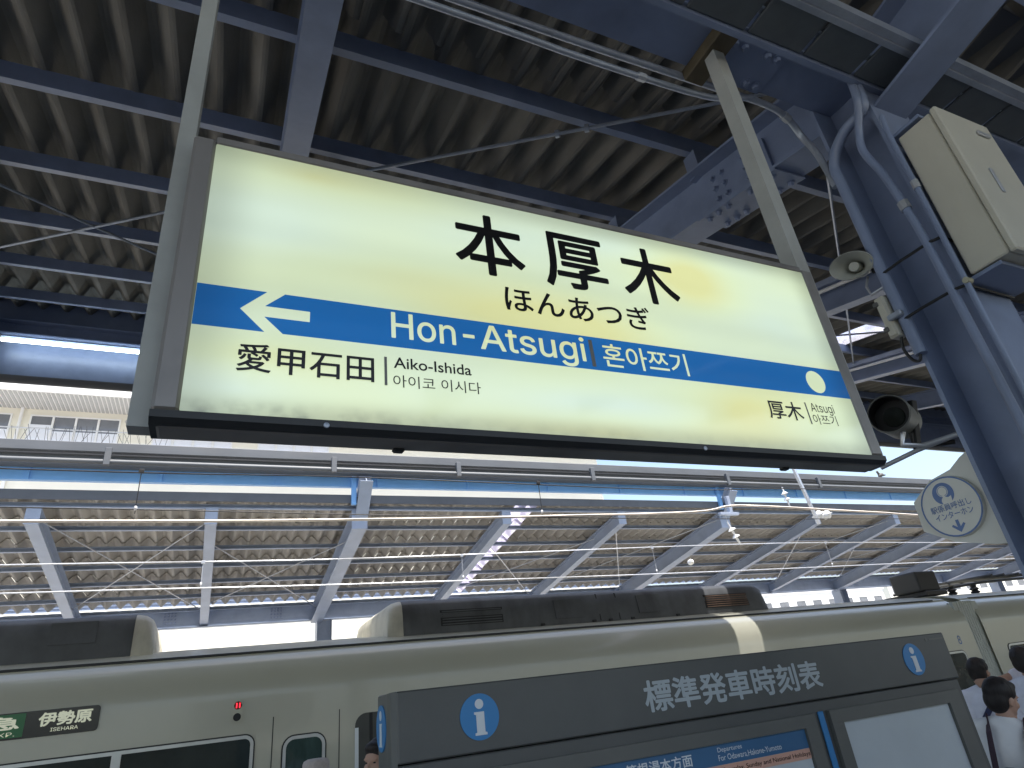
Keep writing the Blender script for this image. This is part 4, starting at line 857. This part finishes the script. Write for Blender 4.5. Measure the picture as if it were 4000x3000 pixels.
# other half rising away from the valley, and light fittings under the far roof
for y in (19.6, 21.6, 23.6): MB().ext(cprof(0.05, 0.09, 0.004, 0.016), (-8, y, 4.7 + 0.2 * (y - 18.7)), (62, y, 4.7 + 0.2 * (y - 18.7))).build('purlin', steel_far, fc)
pig = thing('pigeon', 'small dark pigeon perched on the far gutter under the sky', 'bird', (18.72, 12.5, 6.62))
MB().ell((18.74, 12.5, 6.70), (0.13, 0.06, 0.06), Euler((0, -0.35, 0))).ell((18.63, 12.5, 6.80), (0.04, 0.035, 0.04)).cone((18.66, 12.5, 6.74), (18.635, 12.5, 6.79), 0.04, 0.03).cone((18.84, 12.5, 6.70), (18.95, 12.5, 6.71), 0.035, 0.02).cone((18.60, 12.5, 6.80), (18.575, 12.5, 6.795), 0.012, 0.004).build('body', mat('pigeon_grey', (0.10, 0.095, 0.09), 0.7, var=0.3, scale=20), pig, 60)
for a in (-0.02, 0.02): MB().tube([(18.74, 12.5 + a, 6.65), (18.73, 12.5 + a, 6.615)], 0.006, 6).build('leg', mat('pigeon_leg', (0.3, 0.1, 0.08), 0.6), pig)

# ------------------------------------------------------------------ buildings beyond
bd = thing('cream_building', 'cream building with a wide grey soffit above a row of windows', 'building', (-3, 34, -1.3))
MB().box((-26, 30, -1.3), (20, 42, 14.95)).build('wall', wall_cream, bd)
sof = MB().box((-26.5, 28.2, 14.95), (20.5, 42.5, 15.25)).build('roof_slab', wall_white, bd)
for k in range(88): MB().box((-12.0 + 0.16 * k, 28.3, 14.925), (-11.9 + 0.16 * k, 29.98, 14.948)).build('soffit_rib', soffit_m, sof)
for (a, b, n, bl) in ((-11.4, -8.42, 3, False), (-7.8, -4.5, 4, True), (-3.2, 0.1, 4, False), (1.2, 4.5, 4, False)):
    w = frame_y('window', [(a, 12.7), (b, 12.7), (b, 14.66), (a, 14.66)], [(a + 0.06, 12.76), (b - 0.06, 12.76), (b - 0.06, 14.60), (a + 0.06, 14.60)], 29.93, 0.07, wall_white, bd)
    for k in range(n):
        u0 = a + (b - a) * k / n + 0.05; u1 = a + (b - a) * (k + 1) / n - 0.05
        flat_y('pane', [(u0, 12.76), (u1, 12.76), (u1, 14.60), (u0, 14.60)], 29.96, 0.03, win_glass, w)
        if k: MB().box((u0 - 0.09, 29.92, 12.76), (u0 - 0.01, 29.955, 14.60)).build('mullion', wall_white, w)
        flat_y('blind', [(u0, 12.76), (u1, 12.76), (u1, 14.22 if (bl and k == 0) else 13.95), (u0, 14.22 if (bl and k == 0) else 13.95)], 29.957, 0.002, curtain, w)
for x, r in ((-4.25, 0.085), (-4.08, 0.06), (-3.92, 0.085)): MB().lathe([(r, 0), (r, 0.12), (0, 0.16)], (x, 30, 14.58), (0, -1, -0.3), 14).build('vent_hood', soffit_m, bd)
MB().tube([(-8.12, 29.9, 8), (-8.12, 29.9, 14.94)], 0.06, 10).build('drain_pipe', wall_white, bd)
MB().tube([(-11.6, 29.6, 13.9), (8, 29.6, 13.9)], 0.03, 6).build('railing', galv_lt, bd)
def block(label, x0, x1, y, z1, m, rows, cols):
    b = thing('distant_building', label, 'building', ((x0 + x1) / 2, y + 4, -1.3), 'pale buildings seen under the far canopy')
    MB().box((x0, y, -1.3), (x1, y + 9, z1)).build('wall', m, b); MB().box((x0 - 0.15, y - 0.15, z1), (x1 + 0.15, y + 9.15, z1 + 0.25)).build('parapet', wall_white, b)
    for r_ in range(rows):
        for c_ in range(cols):
            a = x0 + (x1 - x0) * (c_ + 0.2) / cols; e = x0 + (x1 - x0) * (c_ + 0.8) / cols; zt = z1 - 0.8 - 2.6 * r_
            w = frame_y('window', [(a, zt - 1.3), (e, zt - 1.3), (e, zt), (a, zt)], [(a + .08, zt - 1.22), (e - .08, zt - 1.22), (e - .08, zt - .08), (a + .08, zt - .08)], y - 0.05, 0.05, wall_white, b)
            flat_y('pane', [(a + .08, zt - 1.22), (e - .08, zt - 1.22), (e - .08, zt - .08), (a + .08, zt - .08)], y - 0.02, 0.02, win_glass, w)
block('low white building under the far beam at the left', -8, 1.0, 62, 9.1, wall_white, 2, 5)
block('tan block with flat parapet between the two coolers', 8, 15, 62, 10.2, wall_tan, 2, 4)
block('pale apartment block seen right of the large roof cooler', 58, 84, 62, 9.7, wall_white, 2, 9)
block('cream apartment block farther right behind the pantograph', 88, 122, 64, 11.2, wall_cream, 3, 10)

# ------------------------------------------------------------------ people
def remeshed(mb, name, voxel, m, parent, smooth_it=4):
    me = mb.mesh(name); o = bpy.data.objects.new(name, me); COL.objects.link(o)
    r = o.modifiers.new('r', 'REMESH'); r.mode = 'VOXEL'; r.voxel_size = voxel; r.use_smooth_shade = True
    s_ = o.modifiers.new('s', 'SMOOTH'); s_.iterations = smooth_it; s_.factor = 0.5
    bpy.context.view_layer.update(); dg = bpy.context.evaluated_depsgraph_get()
    me2 = bpy.data.meshes.new_from_object(o.evaluated_get(dg)); bpy.data.objects.remove(o); bpy.data.meshes.remove(me)
    me2.name = name; me2.polygons.foreach_set('use_smooth', [True] * len(me2.polygons)); me2.materials.clear()
    return add(name, me2, m, parent)
def person(label, loc, face, H, shirt, larm=None, rarm=None, hat=False, head_turn=0.0, head_tilt=(0, 0), long_hair=False, lean=0.0):
    """local: +Y forward, +X the person's right, Z up; limbs given as (elbow, wrist, fingertip direction)"""
    t = thing('person', label, 'person', (0, 0, 0))
    k = H / 1.70
    def V(x, y, z): return Vector((x, y, z)) * k
    hz = 1.585
    body = MB()
    body.ell(V(0, 0.0, 1.27), (0.165 * k, 0.10 * k, 0.20 * k)).ell(V(0, 0.005, 1.08), (0.135 * k, 0.095 * k, 0.17 * k)).ell(V(0, -0.01, 0.93), (0.165 * k, 0.115 * k, 0.13 * k))
    body.limb([V(-0.155, 0, 1.375), V(0, -0.005, 1.41), V(0.155, 0, 1.375)], [0.052 * k, 0.062 * k, 0.052 * k])
    body.limb([V(0, -0.005, 1.38), V(0, 0.008, 1.50)], [0.056 * k, 0.050 * k])
    for s_ in (-1, 1):
        body.limb([V(0.085 * s_, 0, 0.90), V(0.09 * s_, 0.012, 0.49), V(0.09 * s_, -0.01, 0.09)], [0.088 * k, 0.056 * k, 0.038 * k])
        body.limb([V(0.09 * s_, -0.02, 0.045), V(0.10 * s_, 0.15, 0.03)], [0.042 * k, 0.032 * k])
    arms = []
    for s_, arm in ((1, rarm), (-1, larm)):
        el, wr, fd = arm or ((0.225 * s_, -0.03, 1.08), (0.225 * s_, 0.06, 0.84), (0, 0.25, -1))
        sh = V(0.185 * s_, 0, 1.37); el = V(*el); wr = V(*wr); fd = Vector(fd).normalized(); arms.append((sh, el, wr))
        body.limb([sh, el, wr], [0.050 * k, 0.040 * k, 0.027 * k])
        side = fd.cross(Vector((0, 1, 0.2))).normalized(); nrm = side.cross(fd)
        pc = wr + fd * 0.05 * k
        body.limb([wr + side * 0.012, wr + fd * 0.085 * k + side * 0.022], [0.021 * k, 0.017 * k]).limb([wr - side * 0.012, wr + fd * 0.085 * k - side * 0.022], [0.021 * k, 0.017 * k])
        for q, ln in ((-0.033, 0.060), (-0.011, 0.074), (0.011, 0.070), (0.033, 0.054)):
            b0 = wr + fd * 0.085 * k + side * q; b1 = b0 + fd * ln * 0.55 + nrm * 0.012; b2 = b1 + fd * ln * 0.40 + nrm * 0.03
            body.limb([b0, b1, b2], [0.0095, 0.009, 0.008])
        body.limb([wr + fd * 0.03 + side * 0.02, wr + fd * 0.065 + side * 0.055 + nrm * 0.015, wr + fd * 0.10 + side * 0.06 + nrm * 0.03], [0.012, 0.011, 0.009])
    HM = Matrix.Translation(V(0, 0.01, 1.52)) @ Euler((head_tilt[0], head_tilt[1], head_turn)).to_matrix().to_4x4()
    def hp(x, y, z): return HM @ (Vector((x, y, z)) * k)
    hr = Euler((head_tilt[0], head_tilt[1], head_turn))
    hd2 = body
    hd2.ell(hp(0, -0.002, 0.085), (0.074 * k, 0.094 * k, 0.092 * k), hr, 24, 16); hd2.ell(hp(0, 0.030, 0.022), (0.056 * k, 0.062 * k, 0.066 * k), hr, 24, 16)
    hd2.limb([hp(0, 0.092, 0.058), hp(0, 0.110, 0.032)], [0.009 * k, 0.013 * k]); hd2.ell(hp(0, 0.078, -0.022), (0.024 * k, 0.016 * k, 0.012 * k), hr); hd2.ell(hp(0, 0.068, -0.048), (0.026 * k, 0.02 * k, 0.016 * k), hr)
    for s_ in (-1, 1):
        hd2.ell(hp(0.077 * s_, -0.008, 0.048), (0.010 * k, 0.020 * k, 0.032 * k), hr); hd2.ell(hp(0.034 * s_, 0.077, 0.078), (0.024 * k, 0.012 * k, 0.008 * k), hr); hd2.ell(hp(0.040 * s_, 0.062, 0.03), (0.022 * k, 0.022 * k, 0.022 * k), hr)
    B = remeshed(body, 'body', 0.0085, skin_m, t, 3)
    for s_ in (-1, 1): MB().ell(hp(0.031 * s_, 0.080, 0.058), (0.010 * k, 0.005 * k, 0.005 * k), hr, 12, 8).build('eye', black_m, t, 60)
    sm = MB()
    sm.ell(V(0, 0.0, 1.26), (0.182 * k, 0.120 * k, 0.205 * k)).ell(V(0, 0.003, 1.08), (0.165 * k, 0.118 * k, 0.19 * k)).ell(V(0, -0.008, 0.94), (0.178 * k, 0.128 * k, 0.10 * k))
    sm.limb([V(-0.165, 0, 1.375), V(-0.06, -0.005, 1.415), V(0.06, -0.005, 1.415), V(0.165, 0, 1.375)], [0.064 * k, 0.060 * k, 0.060 * k, 0.064 * k])
    sm.limb([V(0, -0.008, 1.40), V(0, -0.002, 1.44)], [0.068 * k, 0.060 * k])
    for sh, el, wr in arms: sm.limb([sh, el, el.lerp(wr, 0.35)], [0.070 * k, 0.060 * k, 0.056 * k])
    remeshed(sm, 'shirt', 0.012, shirt, t, 5)
    tr = MB(); tr.ell(V(0, -0.01, 0.90), (0.172 * k, 0.125 * k, 0.12 * k))
    for s_ in (-1, 1): tr.limb([V(0.085 * s_, 0, 0.88), V(0.09 * s_, 0.012, 0.49), V(0.09 * s_, -0.01, 0.10)], [0.102 * k, 0.076 * k, 0.062 * k])
    remeshed(tr, 'trousers', 0.014, trouser_m, t, 4)
    for s_ in (-1, 1): MB().limb([V(0.09 * s_, -0.03, 0.045), V(0.10 * s_, 0.16, 0.04)], [0.052 * k, 0.042 * k]).build('shoe', shoe_m, t, 60)
    if hat:
        hb = MB(); hb.lathe([(0.0, 0.215), (0.060, 0.212), (0.086, 0.20), (0.094, 0.18), (0.095, 0.12), (0.097, 0.085), (0.090, 0.083)], (0, 0, 0), (0, 0, 1), 28)
        for v in hb.bm.verts: v.co = HM @ (Vector((v.co.x, v.co.y * 1.12, v.co.z)) * k)
        hb.build('knit_cap', cap_m, t, 50)
        hm = MB(); hm.ell(hp(0, -0.03, 0.05), (0.079 * k, 0.080 * k, 0.07 * k), hr)
    else:
        hm = MB(); hm.ell(hp(0, -0.014, 0.108), (0.085 * k, 0.102 * k, 0.090 * k), hr, 24, 16).ell(hp(0, -0.045, 0.055), (0.080 * k, 0.068 * k, 0.085 * k), hr).ell(hp(0, 0.045, 0.142), (0.062 * k, 0.052 * k, 0.036 * k), hr)
        if long_hair: hm.ell(hp(0, -0.06, 0.0), (0.078 * k, 0.056 * k, 0.12 * k), hr)
        for _ in range(46):
            a = random.uniform(0, 6.28); e_ = random.uniform(0.1, 1.4); d = Vector((math.cos(a) * math.cos(e_) * 0.083, math.sin(a) * math.cos(e_) * 0.098 - 0.014, 0.105 + math.sin(e_) * 0.088))
            if d.y > 0.05 and d.z < 0.14: continue
            hm.cone(HM @ (d * k), HM @ ((d * 1.0 + Vector((random.uniform(-.018, .018), random.uniform(-.012, .018), -0.03))) * k), 0.010, 0.004, 8)
    remeshed(hm, 'hair', 0.008, hair_m, t, 7)
    t.location = loc; t.rotation_euler = (0, lean, face)
    bpy.context.view_layer.update()
    return t, k
def place_face(dx, dy): return math.atan2(-dx, dy)
p1, k1 = person('person in a white shirt with dark bag straps, back turned, beside the timetable', (4.56, 3.205, GROUND), place_face(0.86, 0.50), 1.655, shirt_w, head_turn=-0.75, lean=R(12))
p2, k2 = person('person in a lilac shirt with one arm raised to the neck', (6.95, 4.42, GROUND), place_face(0.75, 0.3), 1.71, shirt_l,
       rarm=((0.36, 0.08, 1.54), (0.10, -0.07, 1.49), (-1, -0.25, -0.05)), larm=((-0.23, -0.03, 1.08), (-0.22, 0.06, 0.84), (0, 0.25, -1)), head_turn=-0.3, head_tilt=(0.15, 0.1))
p3, k3 = person('person in a pale lilac shirt cut off by the right edge', (6.95, 3.98, GROUND), place_face(0.9, 0.2), 1.76, shirt_l)
p4, k4 = person('dark-haired person half hidden behind the left end of the timetable', (1.075, 4.75, GROUND), place_face(-0.75, -0.65), 1.71, shirt_w)
p5, k5 = person('person in a beige knit cap in front of the train door', (0.76, 5.3, GROUND), place_face(-0.4, 0.9), 1.60, shirt_w, hat=True)
def local_thing(p, k, name, label, cat):
    t = thing(name, label, cat, p.location); t.rotation_euler = p.rotation_euler; return t
def strap(p, k, pts, w, th, m, parent, name='strap'):
    mb = MB(); M = wloc(p); P = [M @ (Vector(q) * k) for q in pts]; up = []
    rings = []
    for i, q in enumerate(P):
        tdir = (P[min(i + 1, len(P) - 1)] - P[max(i - 1, 0)]).normalized()
        c = M @ (Vector((0, 0, pts[i][2])) * k); out = (q - c); out = (out - tdir * out.dot(tdir)).normalized(); sdv = tdir.cross(out)
        rings.append([q + sdv * w / 2, q + sdv * w / 2 + out * th, q - sdv * w / 2 + out * th, q - sdv * w / 2])
    return mb.loft(rings).build(name, m, parent)
bag = thing('shoulder_bag', 'maroon bag slung low on the white-shirted person, with plum straps', 'bag', p1.location)
M1 = wloc(p1)
bb = MB().ell((0, 0, 0), (0.17, 0.075, 0.15), None, 20, 14)
for v in bb.bm.verts: v.co = M1 @ (Vector((v.co.x * (1.1 if v.co.z < 0 else 0.95), v.co.y - 0.190, v.co.z * 1.3 + 1.01)) * k1)
bb.build('pouch', bag_m, bag, 60)
for sx in (-1, 1):
    strap(p1, k1, [(0.085 * sx, -0.146, 1.06), (0.090 * sx, -0.150, 1.16), (0.094 * sx, -0.144, 1.28), (0.096 * sx, -0.112, 1.38), (0.096 * sx, -0.02, 1.468), (0.094 * sx, 0.085, 1.425), (0.09 * sx, 0.145, 1.30)], 0.035, 0.008, strap_m, bag)
sb2 = thing('sling_strap', 'navy sling strap across the back of the person with the raised arm', 'strap', p2.location)
strap(p2, k2, [(-0.15, -0.10, 1.05), (-0.08, -0.135, 1.18), (0.02, -0.130, 1.30), (0.10, -0.085, 1.41), (0.12, 0.0, 1.455)], 0.05, 0.006, navy_m, sb2, 'band')
